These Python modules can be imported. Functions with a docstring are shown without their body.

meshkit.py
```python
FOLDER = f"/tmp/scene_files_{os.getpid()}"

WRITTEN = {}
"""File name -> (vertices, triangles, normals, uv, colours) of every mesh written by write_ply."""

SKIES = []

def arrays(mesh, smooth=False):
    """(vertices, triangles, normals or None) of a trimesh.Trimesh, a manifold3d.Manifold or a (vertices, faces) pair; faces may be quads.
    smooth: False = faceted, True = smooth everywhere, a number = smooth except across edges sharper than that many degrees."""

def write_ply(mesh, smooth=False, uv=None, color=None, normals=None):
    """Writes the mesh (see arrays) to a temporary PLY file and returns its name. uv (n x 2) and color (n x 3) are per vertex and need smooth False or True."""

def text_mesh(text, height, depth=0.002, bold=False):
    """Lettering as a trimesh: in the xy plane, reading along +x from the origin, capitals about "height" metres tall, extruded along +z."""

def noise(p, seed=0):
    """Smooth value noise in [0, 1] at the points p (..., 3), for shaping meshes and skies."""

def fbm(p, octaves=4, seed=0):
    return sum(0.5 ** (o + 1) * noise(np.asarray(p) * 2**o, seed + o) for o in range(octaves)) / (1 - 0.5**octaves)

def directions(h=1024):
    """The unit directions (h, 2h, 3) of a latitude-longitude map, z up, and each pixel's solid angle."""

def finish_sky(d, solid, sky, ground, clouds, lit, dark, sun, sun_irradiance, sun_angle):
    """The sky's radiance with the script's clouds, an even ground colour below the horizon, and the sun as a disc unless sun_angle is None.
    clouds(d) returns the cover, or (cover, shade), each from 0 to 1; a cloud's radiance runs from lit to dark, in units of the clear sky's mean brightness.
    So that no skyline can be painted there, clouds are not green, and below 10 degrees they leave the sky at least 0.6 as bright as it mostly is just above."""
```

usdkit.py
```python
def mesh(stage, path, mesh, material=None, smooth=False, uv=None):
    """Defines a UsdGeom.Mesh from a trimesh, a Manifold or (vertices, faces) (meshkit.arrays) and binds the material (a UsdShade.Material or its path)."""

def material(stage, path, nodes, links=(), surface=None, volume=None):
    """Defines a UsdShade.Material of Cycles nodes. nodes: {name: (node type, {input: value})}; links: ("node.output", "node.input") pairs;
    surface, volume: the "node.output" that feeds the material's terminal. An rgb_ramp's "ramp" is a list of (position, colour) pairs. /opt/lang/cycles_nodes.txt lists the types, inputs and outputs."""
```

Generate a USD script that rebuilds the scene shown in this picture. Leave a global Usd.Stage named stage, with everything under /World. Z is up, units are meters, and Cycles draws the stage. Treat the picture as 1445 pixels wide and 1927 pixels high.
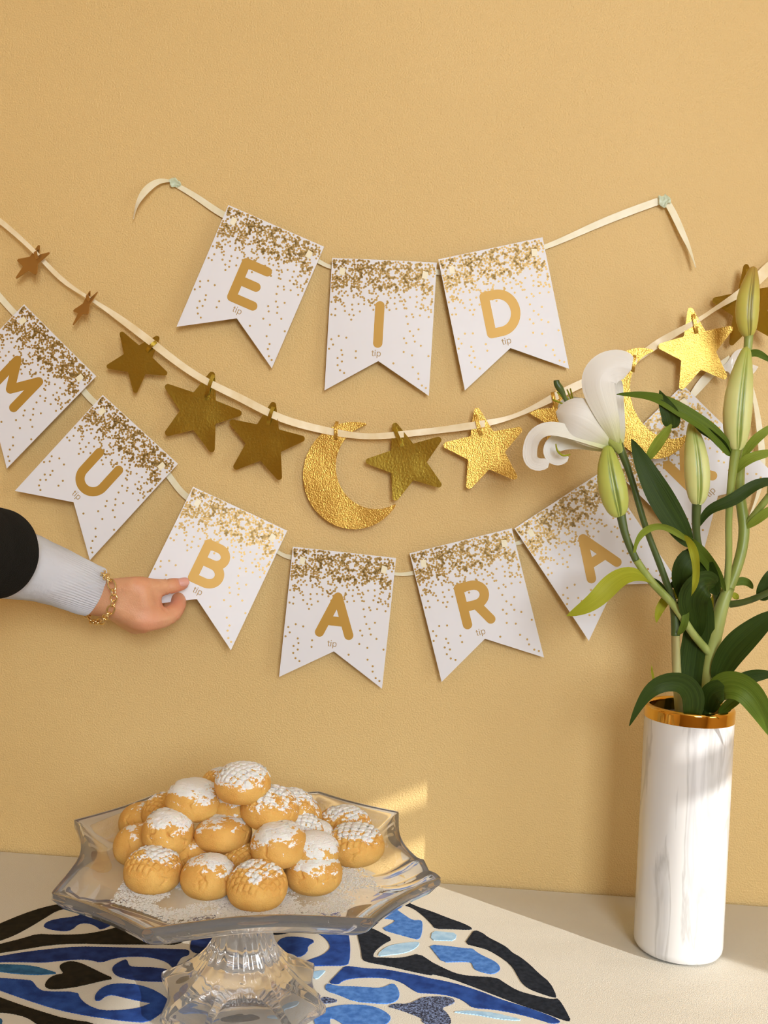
import math, numpy as np, trimesh, manifold3d as mf, shapely, usdkit, meshkit
from shapely.geometry import Polygon, LineString
from shapely.ops import unary_union
from scipy.interpolate import CubicSpline
from pxr import Usd, UsdGeom, UsdLux, UsdShade, Gf, Sdf, Vt as VtT

stage = Usd.Stage.CreateInMemory()
UsdGeom.SetStageUpAxis(stage, 'Z'); UsdGeom.SetStageMetersPerUnit(stage, 1.0)
WORLD = UsdGeom.Xform.Define(stage, '/World'); UsdGeom.Scope.Define(stage, '/World/Looks')

# ------------------------------------------------------------------ camera
W, H, F = 1445.0, 1927.0, 1900.0
TZ = 0.75                                   # table top height
EYE = np.array([0.0, -1.16375, TZ + 0.4612])
YAW, PITCH, ROLL = 0.0794, 0.0292, 0.0407
def cam_axes():
    fwd = np.array([-math.sin(YAW) * math.cos(PITCH), math.cos(YAW) * math.cos(PITCH), -math.sin(PITCH)])
    right = np.array([math.cos(YAW), math.sin(YAW), 0.0]); up = np.cross(right, fwd)
    c, s = math.cos(ROLL), math.sin(ROLL)
    return c * right + s * up, -s * right + c * up, fwd
CR, CU, CF = cam_axes()
cam = UsdGeom.Camera.Define(stage, '/World/camera')
M4 = np.eye(4); M4[0, :3], M4[1, :3], M4[2, :3], M4[3, :3] = CR, CU, -CF, EYE
cam.AddTransformOp().Set(Gf.Matrix4d(*M4.ravel().tolist()))
cam.CreateHorizontalApertureAttr(36.0); cam.CreateVerticalApertureAttr(36.0 * H / W)
cam.CreateFocalLengthAttr(36.0 * F / W); cam.CreateClippingRangeAttr(Gf.Vec2f(0.05, 50))
cam.CreateExposureAttr(0.05)

# ------------------------------------------------------------------ lights
def rect_light(name, pos, aim, w, h, power, color):
    l = UsdLux.RectLight.Define(stage, '/World/' + name)
    z = np.array(pos, float) - np.array(aim, float); z /= np.linalg.norm(z)
    x = np.cross([0, 0, 1.0], z); x /= np.linalg.norm(x); y = np.cross(z, x)
    m = np.eye(4); m[0, :3], m[1, :3], m[2, :3], m[3, :3] = x, y, z, pos
    l.AddTransformOp().Set(Gf.Matrix4d(*m.ravel().tolist()))
    l.CreateWidthAttr(w); l.CreateHeightAttr(h); l.CreateIntensityAttr(power); l.CreateColorAttr(Gf.Vec3f(*color))
# daylight entering by the two windows of the room (both out of frame: right-hand wall, and the wall behind the camera)
rect_light('daylight_right', (2.17, -1.92, 1.45), (1.0, -1.92, 1.40), 1.1, 1.0, 3.8, (0.90, 0.965, 1.03))
rect_light('daylight_front', (0.76, -3.16, 1.88), (0.20, -1.0, 1.50), 0.85, 1.0, 19.5, (0.90, 0.965, 1.03))
SUN = np.array([-0.82, 0.56, -0.364]); SUN /= np.linalg.norm(SUN)
sun = UsdLux.DistantLight.Define(stage, '/World/sun')
z = -SUN; x = np.cross([0, 0, 1.0], z); x /= np.linalg.norm(x); y = np.cross(z, x)
m = np.eye(4); m[0, :3], m[1, :3], m[2, :3] = x, y, z
sun.AddTransformOp().Set(Gf.Matrix4d(*m.ravel().tolist()))
sun.CreateIntensityAttr(52000.0); sun.CreateAngleAttr(0.32); sun.CreateColorAttr(Gf.Vec3f(1.0, 0.97, 0.92))
dome = UsdLux.DomeLight.Define(stage, '/World/sky'); dome.CreateIntensityAttr(1.0); dome.CreateColorAttr(Gf.Vec3f(0.85, 0.93, 1.0))

# ------------------------------------------------------------------ pixel -> world
def ray(px, py): return CF + CR * (px - W / 2) / F + CU * (H / 2 - py) / F
def at_y(px, py, y): d = ray(px, py); return EYE + d * (y - EYE[1]) / d[1]
def at_z(px, py, zz): d = ray(px, py); return EYE + d * (zz - EYE[2]) / d[2]
def scale_at(p): return float((np.asarray(p) - EYE) @ CF) / F        # metres per photo pixel at p

# ------------------------------------------------------------------ prim helpers
_used = {}
def numbered(parent, name):
    k = (parent, name); n = _used.get(k, 0); _used[k] = n + 1
    return f'{parent}/{name}' + (f'_{n:03d}' if n else '')
def tag(prim, label=None, cat=None, group=None, kind=None):
    for k, v in (('label', label), ('category', cat), ('group', group), ('kind', kind)):
        if v: prim.SetCustomDataByKey(k, v)
    return prim
def thing(name, label, cat, loc=(0, 0, 0), group=None):
    x = UsdGeom.Xform.Define(stage, numbered('/World', name)); x.AddTranslateOp().Set(Gf.Vec3d(*map(float, loc)))
    p = x.GetPrim(); tag(p, label, cat, group); OFF[str(p.GetPath())] = np.array(loc, float); return p
OFF = {}
def obj(name, mesh, material, parent=None, smooth=30, uv=None, label=None, kind=None, cat=None, group=None, prim=None):
    """mesh is in world coordinates; it is stored relative to its thing's base."""
    pp = str(parent.GetPath()) if parent is not None else '/World'
    off = OFF.get(pp, np.zeros(3))
    v, f = (mesh.vertices, mesh.faces) if isinstance(mesh, trimesh.Trimesh) else (np.asarray(mesh[0], float), np.asarray(mesh[1], int)) if not hasattr(mesh, 'to_mesh') else (mesh.to_mesh().vert_properties[:, :3], mesh.to_mesh().tri_verts)
    path = numbered(pp, name)
    g = usdkit.mesh(stage, path, (np.asarray(v, float) - off, f), material, smooth=smooth, uv=uv)
    OFF[path] = off
    for k_, a_ in (prim or {}).items(): UsdGeom.PrimvarsAPI(g).CreatePrimvar(k_, Sdf.ValueTypeNames.FloatArray, 'vertex').Set(VtT.FloatArray.FromNumpy(np.asarray(a_, np.float32)))
    return tag(g.GetPrim(), label, cat, group, kind)
def struct(name, mesh, material, parent=None, **k): return obj(name, mesh, material, parent, kind='structure' if parent is None else None, smooth=False, **k)
def cat_mesh(ms): return trimesh.util.concatenate([m if isinstance(m, trimesh.Trimesh) else trimesh.Trimesh(*m, process=False) for m in ms])
def box(lo, hi):
    m = trimesh.creation.box(np.subtract(hi, lo)); m.apply_translation((np.add(lo, hi)) / 2); return m
def rounded_box(lo, hi, r):
    lo, hi = np.array(lo, float) + r, np.array(hi, float) - r
    s = mf.Manifold.sphere(r, 16)
    m = mf.Manifold.batch_hull([s.translate([a, b, c]) for a in (lo[0], hi[0]) for b in (lo[1], hi[1]) for c in (lo[2], hi[2])]).to_mesh()
    return trimesh.Trimesh(m.vert_properties[:, :3], m.tri_verts)
def unit(v): v = np.asarray(v, float); return v / np.maximum(np.linalg.norm(v, axis=-1, keepdims=True), 1e-12)
def spline(pts, n):
    p = np.asarray(pts, float)
    if len(p) == 2: return p[0] + (p[1] - p[0]) * np.linspace(0, 1, n)[:, None]
    t = np.r_[0, np.cumsum(np.linalg.norm(np.diff(p, axis=0), axis=1) ** 0.6 + 1e-9)]
    return CubicSpline(t, p, bc_type='natural')(np.linspace(0, t[-1], n))
def grid_faces(nu, nv, close_u=False, close_v=False):
    iu = np.arange(nu if close_u else nu - 1); iv = np.arange(nv if close_v else nv - 1)
    a, b = np.meshgrid(iu, iv, indexing='ij'); a2, b2 = (a + 1) % nu, (b + 1) % nv
    q = np.stack([a * nv + b, a2 * nv + b, a2 * nv + b2, a * nv + b2], -1).reshape(-1, 4)
    return np.vstack([q[:, [0, 1, 2]], q[:, [0, 2, 3]]])
def tube(pts, radii, n=12, caps=True, lobes=None, closed=False):
    """swept round tube; returns vertices, faces, uv."""
    p = np.asarray(pts, float); k = len(p); r = np.broadcast_to(np.asarray(radii, float), (k,))
    T = unit(np.roll(p, -1, 0) - np.roll(p, 1, 0)) if closed else unit(np.gradient(p, axis=0))
    ref = np.array([0, -1.0, 0.05]) if abs(T[0] @ [0, 1, 0]) < 0.9 else np.array([1.0, 0, 0])
    N = np.zeros_like(p); N[0] = unit(ref - T[0] * (ref @ T[0]))
    for i in range(1, k): N[i] = unit(N[i - 1] - T[i] * (N[i - 1] @ T[i]))
    B = np.cross(T, N); a = np.linspace(0, 2 * np.pi, n, endpoint=False)
    rad = r[:, None] * (np.ones(n) if lobes is None else lobes(a))[None]
    v = p[:, None] + rad[..., None] * (np.cos(a)[None, :, None] * N[:, None] + np.sin(a)[None, :, None] * B[:, None])
    uv = np.stack(np.broadcast_arrays((a / (2 * np.pi))[None], np.linspace(0, 1, k)[:, None]), -1).reshape(-1, 2)
    v = v.reshape(-1, 3); f = grid_faces(k, n, closed, True)
    if caps and not closed:
        f = np.vstack([f, [[k * n, (j + 1) % n, j] for j in range(n)], [[k * n + 1, (k - 1) * n + j, (k - 1) * n + (j + 1) % n] for j in range(n)]])
        v = np.vstack([v, p[0], p[-1]]); uv = np.vstack([uv, [0.5, 0], [0.5, 1]])
    f = f[:, ::-1] if trimesh.Trimesh(v, f, process=False).volume < 0 else f
    return v, f, uv
def lathe(profile, n=96, centre=(0, 0, 0)):
    pr = np.asarray(profile, float); a = np.linspace(0, 2 * np.pi, n, endpoint=False)
    v = np.stack([pr[:, 0][:, None] * np.cos(a), pr[:, 0][:, None] * np.sin(a), np.broadcast_to(pr[:, 1][:, None], (len(pr), n))], -1).reshape(-1, 3) + centre
    m = trimesh.Trimesh(v, grid_faces(len(pr), n, False, True), process=False)
    if m.volume < 0: m.invert()
    return m
def extrude(poly, d):
    polys = [g for g in getattr(poly, 'geoms', [poly]) if g.area > 1e-12]
    return cat_mesh([trimesh.creation.extrude_polygon(g, d, engine='earcut') for g in polys])
def chaikin(p, n=2, closed=True):
    p = np.asarray(p, float)
    for _ in range(n):
        q = np.roll(p, -1, 0); p = np.stack([p * 0.75 + q * 0.25, p * 0.25 + q * 0.75], 1).reshape(-1, 2)
    return p
def hull_chain(man, js):
    """bones between consecutive (point, radius) joints"""
    out = [] if man is None else [man]
    for (a, ra), (b, rb) in zip(js[:-1], js[1:]):
        out.append(mf.Manifold.batch_hull([mf.Manifold.sphere(ra, 20).translate(list(map(float, a))), mf.Manifold.sphere(rb, 20).translate(list(map(float, b)))]))
    return mf.Manifold.batch_boolean(out, mf.OpType.Add)
def hull_of(js): return mf.Manifold.batch_hull([mf.Manifold.sphere(r, 20).translate(list(map(float, p))) for p, r in js])
def man_to_tri(m): q = m.to_mesh(); return trimesh.Trimesh(q.vert_properties[:, :3], q.tri_verts)

# ------------------------------------------------------------------ materials
def mat(name, nodes, links=(), surface='p.BSDF'): return usdkit.material(stage, '/World/Looks/' + name, nodes, links, surface=surface)
def plain(name, color, rough=0.5, metallic=0.0, bump=None, **kw):
    nodes = {'p': ('principled_bsdf', dict(base_color=color, roughness=rough, metallic=metallic, **kw))}; links = []
    if bump:
        sc, dist, det = bump
        nodes |= {'tc': ('texture_coordinate', {}), 'n': ('noise_texture', {'scale': sc, 'detail': det}), 'b': ('bump', {'distance': dist, 'strength': 1.0})}
        links = [('tc.object', 'n.vector'), ('n.fac', 'b.height'), ('b.normal', 'p.normal')]
    return mat(name, nodes, links)
def toned(name, c1, c2, scale, rough=0.6, bump=None, stretch=(1, 1, 1), lo=0.35, hi=0.65, detail=3.0, distortion=0.0, **kw):
    """colour that varies between c1 and c2 by noise, with optional relief (scale, distance)"""
    nodes = {'tc': ('texture_coordinate', {}), 'mp': ('mapping', {'scale': stretch}), 'n': ('noise_texture', {'scale': scale, 'detail': detail, 'distortion': distortion}),
             'r': ('rgb_ramp', {'ramp': [(lo, c1), (hi, c2)]}), 'p': ('principled_bsdf', dict(roughness=rough, **kw))}
    links = [('tc.object', 'mp.vector'), ('mp.vector', 'n.vector'), ('n.fac', 'r.fac'), ('r.color', 'p.base_color')]
    if bump:
        nodes |= {'n2': ('noise_texture', {'scale': bump[0], 'detail': 2.0}), 'b': ('bump', {'distance': bump[1], 'strength': 1.0})}
        links += [('tc.object', 'n2.vector'), ('n2.fac', 'b.height'), ('b.normal', 'p.normal')]
    return mat(name, nodes, links)

WALL = toned('wall_paint', (0.665, 0.465, 0.190), (0.70, 0.495, 0.210), 2.0, 0.55, bump=(520.0, 0.0010))
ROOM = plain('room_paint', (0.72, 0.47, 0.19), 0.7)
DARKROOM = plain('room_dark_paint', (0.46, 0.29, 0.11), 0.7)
CEIL = plain('ceiling_paint', (0.82, 0.72, 0.55), 0.8)
FLOOR = toned('floor_boards', (0.50, 0.34, 0.19), (0.58, 0.42, 0.25), 3.0, 0.45, stretch=(1, 12, 1))
WOOD = toned('table_wood', (0.25, 0.14, 0.07), (0.33, 0.20, 0.10), 6.0, 0.5, stretch=(1, 10, 10))
FRAME = plain('window_paint', (0.85, 0.85, 0.82), 0.4)
PANE = mat('window_glass', {'t': ('transparent_bsdf', {}), 'g': ('glossy_bsdf', {'roughness': 0.0}), 'f': ('fresnel', {'IOR': 1.45}), 'm': ('mix_closure', {})},
           [('f.fac', 'm.fac'), ('t.BSDF', 'm.closure1'), ('g.BSDF', 'm.closure2')], 'm.closure')
CLOTH = plain('cream_cotton', (0.63, 0.60, 0.525), 0.85, bump=(900.0, 0.0004, 2.0))
PATCH = {'black_patch': toned('black_cotton', (0.012, 0.010, 0.006), (0.022, 0.018, 0.010), 120.0, 0.9, bump=(1500.0, 0.0004), specular_ior_level=0.12),
         'ink_patch': toned('ink_cotton', (0.010, 0.013, 0.020), (0.022, 0.028, 0.040), 200.0, 0.9, bump=(1500.0, 0.0004), specular_ior_level=0.12),
         'navy_patch': toned('navy_cotton', (0.012, 0.024, 0.105), (0.020, 0.045, 0.18), 90.0, 0.9, bump=(1500.0, 0.0004), specular_ior_level=0.12),
         'royal_patch': toned('royal_cotton', (0.014, 0.040, 0.19), (0.028, 0.085, 0.34), 70.0, 0.9, bump=(1500.0, 0.0004), specular_ior_level=0.12),
         'blue_patch': toned('blue_cotton', (0.05, 0.15, 0.46), (0.10, 0.25, 0.62), 160.0, 0.9, bump=(1500.0, 0.0004), specular_ior_level=0.12),
         'teal_patch': toned('teal_cotton', (0.02, 0.09, 0.20), (0.04, 0.15, 0.30), 120.0, 0.9, bump=(1500.0, 0.0004), specular_ior_level=0.12),
         'light_blue_patch': toned('light_blue_cotton', (0.30, 0.50, 0.72), (0.42, 0.62, 0.80), 120.0, 0.9, bump=(1500.0, 0.0004), specular_ior_level=0.12),
         'speckled_patch': toned('speckled_cotton', (0.010, 0.012, 0.03), (0.20, 0.27, 0.48), 700.0, 0.9, lo=0.42, hi=0.66)}
CARD = plain('white_card', (0.72, 0.72, 0.755), 0.45)
PRINT = plain('gold_print', (0.46, 0.26, 0.038), 0.45, 0.25)
DOTS = plain('gold_dot_print', (0.43, 0.27, 0.07), 0.4, 0.3)
INK = plain('brown_print', (0.40, 0.27, 0.11), 0.6)
SATIN = toned('cream_satin', (0.80, 0.66, 0.40), (0.88, 0.77, 0.54), 60.0, 0.38, sheen_weight=0.3)
SHEER = toned('pale_ribbon', (0.78, 0.72, 0.50), (0.84, 0.79, 0.60), 60.0, 0.4, sheen_weight=0.3)
TAPE = mat('tack_tape', {'p': ('principled_bsdf', {'base_color': (0.66, 0.76, 0.58), 'roughness': 0.25, 'alpha': 0.7})})
CLEARTAPE = mat('clear_tape', {'p': ('principled_bsdf', {'base_color': (0.92, 0.90, 0.84), 'roughness': 0.15, 'alpha': 0.55})})
def foil(name, color, rough, crumple, scale=420.0):
    return mat(name, {'tc': ('texture_coordinate', {}), 'n': ('noise_texture', {'scale': scale, 'detail': 3.0}), 'n2': ('noise_texture', {'scale': 14.0, 'detail': 1.0}),
                      'b2': ('bump', {'distance': 0.010, 'strength': 0.5}), 'b': ('bump', {'distance': crumple, 'strength': 1.0}),
                      'p': ('principled_bsdf', {'base_color': color, 'roughness': rough, 'metallic': 1.0})},
               [('tc.object', 'n.vector'), ('tc.object', 'n2.vector'), ('n2.fac', 'b2.height'), ('b2.normal', 'b.normal'), ('n.fac', 'b.height'), ('b.normal', 'p.normal')])
FOIL = foil('gold_foil', (0.56, 0.44, 0.075), 0.24, 0.0002)
FOIL_CRUMPLED = foil('gold_foil_grained', (0.72, 0.47, 0.11), 0.28, 0.0006, 700.0)
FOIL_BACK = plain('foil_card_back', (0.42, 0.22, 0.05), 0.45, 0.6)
GOLD = plain('polished_gold', (0.75, 0.46, 0.10), 0.08, 1.0)
JEWEL = plain('bracelet_gold', (0.82, 0.63, 0.32), 0.16, 1.0)
GLASS = mat('clear_glass', {'p': ('principled_bsdf', {'base_color': (1.0, 1.0, 1.0), 'roughness': 0.0, 'ior': 1.48, 'transmission_weight': 0.925})})
SUGAR = plain('powdered_sugar', (0.90, 0.88, 0.86), 0.9, bump=(1400.0, 0.0010, 3.0), subsurface_weight=0.2, subsurface_scale=0.001)
COOKIE = mat('baked_dough', {'tc': ('texture_coordinate', {}), 'n': ('noise_texture', {'scale': 60.0, 'detail': 3.0}), 'r': ('rgb_ramp', {'ramp': [(0.35, (0.66, 0.345, 0.075)), (0.65, (0.75, 0.44, 0.115))]}),
    'n2': ('noise_texture', {'scale': 900.0, 'detail': 2.0}), 'b': ('bump', {'distance': 0.0007, 'strength': 1.0}), 'at': ('attribute', {'attribute': 'dust'}),
    'n3': ('noise_texture', {'scale': 420.0, 'detail': 4.0, 'roughness': 0.7}), 'ma': ('math', {'math_type': 'add'}), 'rd': ('rgb_ramp', {'ramp': [(0.94, (0, 0, 0)), (1.0, (1, 1, 1))]}),
    'm9': ('math', {'math_type': 'multiply', 'value2': 0.92}), 'mx': ('mix_color', {'b': (0.90, 0.88, 0.86)}), 'p': ('principled_bsdf', {'roughness': 0.75, 'subsurface_weight': 0.15, 'subsurface_scale': 0.003})},
    [('tc.object', 'n.vector'), ('tc.object', 'n2.vector'), ('tc.object', 'n3.vector'), ('n.fac', 'r.fac'), ('n2.fac', 'b.height'), ('b.normal', 'p.normal'), ('at.fac', 'ma.value1'), ('n3.fac', 'ma.value2'), ('ma.value', 'rd.fac'),
     ('rd.color', 'mx.fac'), ('r.color', 'mx.a'), ('mx.result', 'p.base_color')])
MARBLE = mat('marbled_ceramic', {
    'tc': ('texture_coordinate', {}), 'sep': ('separate_xyz', {}),
    'mp': ('mapping', {'scale': (1.0, 1.0, 0.16), 'rotation': (0.0, 0.25, 0.0)}), 'n': ('noise_texture', {'scale': 30.0, 'detail': 5.0, 'distortion': 0.7}),
    'r': ('rgb_ramp', {'ramp': [(0.0, (0.62, 0.615, 0.61)), (0.40, (0.66, 0.655, 0.65)), (0.48, (0.67, 0.665, 0.66)), (0.515, (0.49, 0.485, 0.48)), (0.55, (0.64, 0.64, 0.645)), (0.60, (0.55, 0.55, 0.56)), (0.66, (0.67, 0.67, 0.68))]}),
    'p': ('principled_bsdf', {'roughness': 0.22, 'coat_weight': 0.4, 'coat_roughness': 0.06})},
    [('tc.object', 'mp.vector'), ('mp.vector', 'n.vector'), ('n.fac', 'r.fac'), ('r.color', 'p.base_color')])
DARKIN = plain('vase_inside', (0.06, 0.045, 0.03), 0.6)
def leafy(name, dark, light, trans, rough=0.35, veins=26.0):
    """leaf: lengthwise veins across the blade (uv), some light passing through"""
    return mat(name, {'uv': ('uvmap', {'attribute': 'st'}), 'mp': ('mapping', {'scale': (veins, 1.2, 1.0)}), 'n': ('noise_texture', {'scale': 1.0, 'detail': 2.0}),
                      'r': ('rgb_ramp', {'ramp': [(0.3, dark), (0.7, light)]}), 'b': ('bump', {'distance': 0.0006, 'strength': 0.6}),
                      'p': ('principled_bsdf', {'roughness': rough + 0.12, 'specular_ior_level': 0.2}), 't': ('translucent_bsdf', {'color': trans}), 'm': ('mix_closure', {'fac': 0.3})},
               [('uv.UV', 'mp.vector'), ('mp.vector', 'n.vector'), ('n.fac', 'r.fac'), ('r.color', 'p.base_color'), ('n.fac', 'b.height'), ('b.normal', 'p.normal'),
                ('p.BSDF', 'm.closure1'), ('t.BSDF', 'm.closure2')], 'm.closure')
LEAF = {'dark': leafy('leaf_dark', (0.024, 0.046, 0.006), (0.055, 0.10, 0.014), (0.12, 0.20, 0.015)),
        'mid': leafy('leaf_green', (0.085, 0.14, 0.012), (0.17, 0.25, 0.03), (0.25, 0.40, 0.03)),
        'light': leafy('leaf_light', (0.20, 0.27, 0.03), (0.33, 0.41, 0.06), (0.5, 0.6, 0.06)),
        'pale': leafy('flower_throat_green', (0.42, 0.48, 0.10), (0.52, 0.58, 0.18), (0.5, 0.6, 0.15)),
        'yellow': leafy('leaf_yellow', (0.33, 0.36, 0.025), (0.45, 0.47, 0.04), (0.7, 0.7, 0.06))}
STEM = toned('stem_green', (0.20, 0.26, 0.045), (0.37, 0.43, 0.13), 25.0, 0.4, stretch=(2, 2, 0.3))
STEM_DARK = toned('stem_dark', (0.05, 0.085, 0.02), (0.10, 0.14, 0.035), 25.0, 0.4, stretch=(2, 2, 0.3))
STEM_CUT = toned('stem_brown', (0.28, 0.22, 0.08), (0.42, 0.42, 0.17), 50.0, 0.5, stretch=(2, 2, 0.2))
def bud_mat(name, groove, face, tip):
    return mat(name, {'uv': ('uvmap', {'attribute': 'st'}), 'sep': ('separate_xyz', {}), 'm3': ('math', {'math_type': 'multiply', 'value2': 18.849556}),
                      'c': ('math', {'math_type': 'cosine'}), 'r': ('rgb_ramp', {'ramp': [(0.0, face), (0.80, face), (0.93, groove), (1.0, groove)]}),
                      'mr': ('map_range', {'from_min': -1.0, 'from_max': 1.0, 'to_min': 0.0, 'to_max': 1.0}),
                      'rt': ('rgb_ramp', {'ramp': [(0.0, (0, 0, 0)), (0.55, (0, 0, 0)), (1.0, (1, 1, 1))]}), 'mx': ('mix_color', {'b': tip}),
                      'p': ('principled_bsdf', {'roughness': 0.38, 'subsurface_weight': 0.15, 'subsurface_scale': 0.004})},
               [('uv.UV', 'sep.vector'), ('sep.x', 'm3.value1'), ('m3.value', 'c.value1'), ('c.value', 'mr.value'), ('mr.result', 'r.fac'), ('sep.y', 'rt.fac'), ('rt.color', 'mx.fac'),
                ('r.color', 'mx.a'), ('mx.result', 'p.base_color')])
BUD = bud_mat('bud_green', (0.16, 0.22, 0.03), (0.44, 0.50, 0.11), (0.33, 0.38, 0.06))
BUD_PALE = bud_mat('bud_pale', (0.22, 0.29, 0.05), (0.58, 0.62, 0.25), (0.34, 0.40, 0.07))
BUD_BROWN = bud_mat('bud_brown_tip', (0.22, 0.20, 0.03), (0.50, 0.48, 0.10), (0.34, 0.22, 0.04))
PETAL = mat('white_petal', {'uv': ('uvmap', {'attribute': 'st'}), 'sep': ('separate_xyz', {}), 'r': ('rgb_ramp', {'ramp': [(0.0, (0.52, 0.60, 0.16)), (0.10, (0.74, 0.77, 0.42)), (0.30, (0.86, 0.85, 0.76)), (0.6, (0.87, 0.86, 0.84))]}),
                            'mp': ('mapping', {'scale': (14.0, 1.5, 1.0)}), 'n': ('noise_texture', {'scale': 1.0, 'detail': 2.0}), 'b': ('bump', {'distance': 0.0007, 'strength': 0.5}),
                            'p': ('principled_bsdf', {'roughness': 0.5}), 't': ('translucent_bsdf', {'color': (0.85, 0.84, 0.72)}), 'm': ('mix_closure', {'fac': 0.3})},
            [('uv.UV', 'sep.vector'), ('sep.y', 'r.fac'), ('r.color', 'p.base_color'), ('uv.UV', 'mp.vector'), ('mp.vector', 'n.vector'), ('n.fac', 'b.height'), ('b.normal', 'p.normal'),
             ('p.BSDF', 'm.closure1'), ('t.BSDF', 'm.closure2')], 'm.closure')
SKIN = mat('skin', {'tc': ('texture_coordinate', {}), 'n': ('noise_texture', {'scale': 40.0, 'detail': 3.0}), 'r': ('rgb_ramp', {'ramp': [(0.35, (0.62, 0.31, 0.165)), (0.65, (0.70, 0.38, 0.215))]}),
    'at': ('attribute', {'attribute': 'flush'}), 'mf': ('math', {'math_type': 'multiply', 'value2': 0.75}), 'mx': ('mix_color', {'b': (0.68, 0.235, 0.145)}), 'n2': ('noise_texture', {'scale': 700.0, 'detail': 2.0}), 'b': ('bump', {'distance': 0.0004, 'strength': 1.0}),
    'p': ('principled_bsdf', {'roughness': 0.46, 'subsurface_weight': 0.2, 'subsurface_scale': 0.004})},
    [('tc.object', 'n.vector'), ('tc.object', 'n2.vector'), ('n.fac', 'r.fac'), ('at.fac', 'mf.value1'), ('mf.value', 'mx.fac'), ('r.color', 'mx.a'), ('mx.result', 'p.base_color'), ('n2.fac', 'b.height'), ('b.normal', 'p.normal')])
NAIL = plain('nail', (0.78, 0.36, 0.30), 0.2, subsurface_weight=0.2, subsurface_scale=0.003)
KNIT = mat('white_knit', {'tc': ('texture_coordinate', {}), 'n': ('noise_texture', {'scale': 700.0, 'detail': 2.0}), 'b': ('bump', {'distance': 0.00018, 'strength': 1.0}),
                          'p': ('principled_bsdf', {'base_color': (0.92, 0.93, 0.97), 'roughness': 0.95})},
           [('tc.object', 'n.vector'), ('n.fac', 'b.height'), ('b.normal', 'p.normal')])
BLACKKNIT = plain('black_knit', (0.012, 0.011, 0.008), 0.95, bump=(700.0, 0.001, 2.0))

# ------------------------------------------------------------------ the room
XL, XR, YF, ZC = -1.9, 2.2, -3.2, 2.6
struct('wall_back', box((XL, 0, 0), (XR, 0.12, ZC)), WALL)
struct('wall_left', box((XL - 0.12, YF, 0), (XL, 0.12, ZC)), ROOM)
def wall_with_hole(axis, at, lo, hi, z0, z1):
    """a wall standing at x = at or y = at, 12 cm thick outward, with a window opening from lo to hi along it"""
    a0, a1 = (YF - 0.12, 0.12) if axis == 'x' else (XL - 0.12, XR + 0.12)
    t0, t1 = (at, at + 0.12) if axis == 'x' else (at - 0.12, at)
    rects = [(a0, lo, 0, ZC), (hi, a1, 0, ZC), (lo, hi, 0, z0), (lo, hi, z1, ZC)]
    return cat_mesh([box((t0, p, r), (t1, q, s)) if axis == 'x' else box((p, t0, r), (q, t1, s)) for p, q, r, s in rects])
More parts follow.
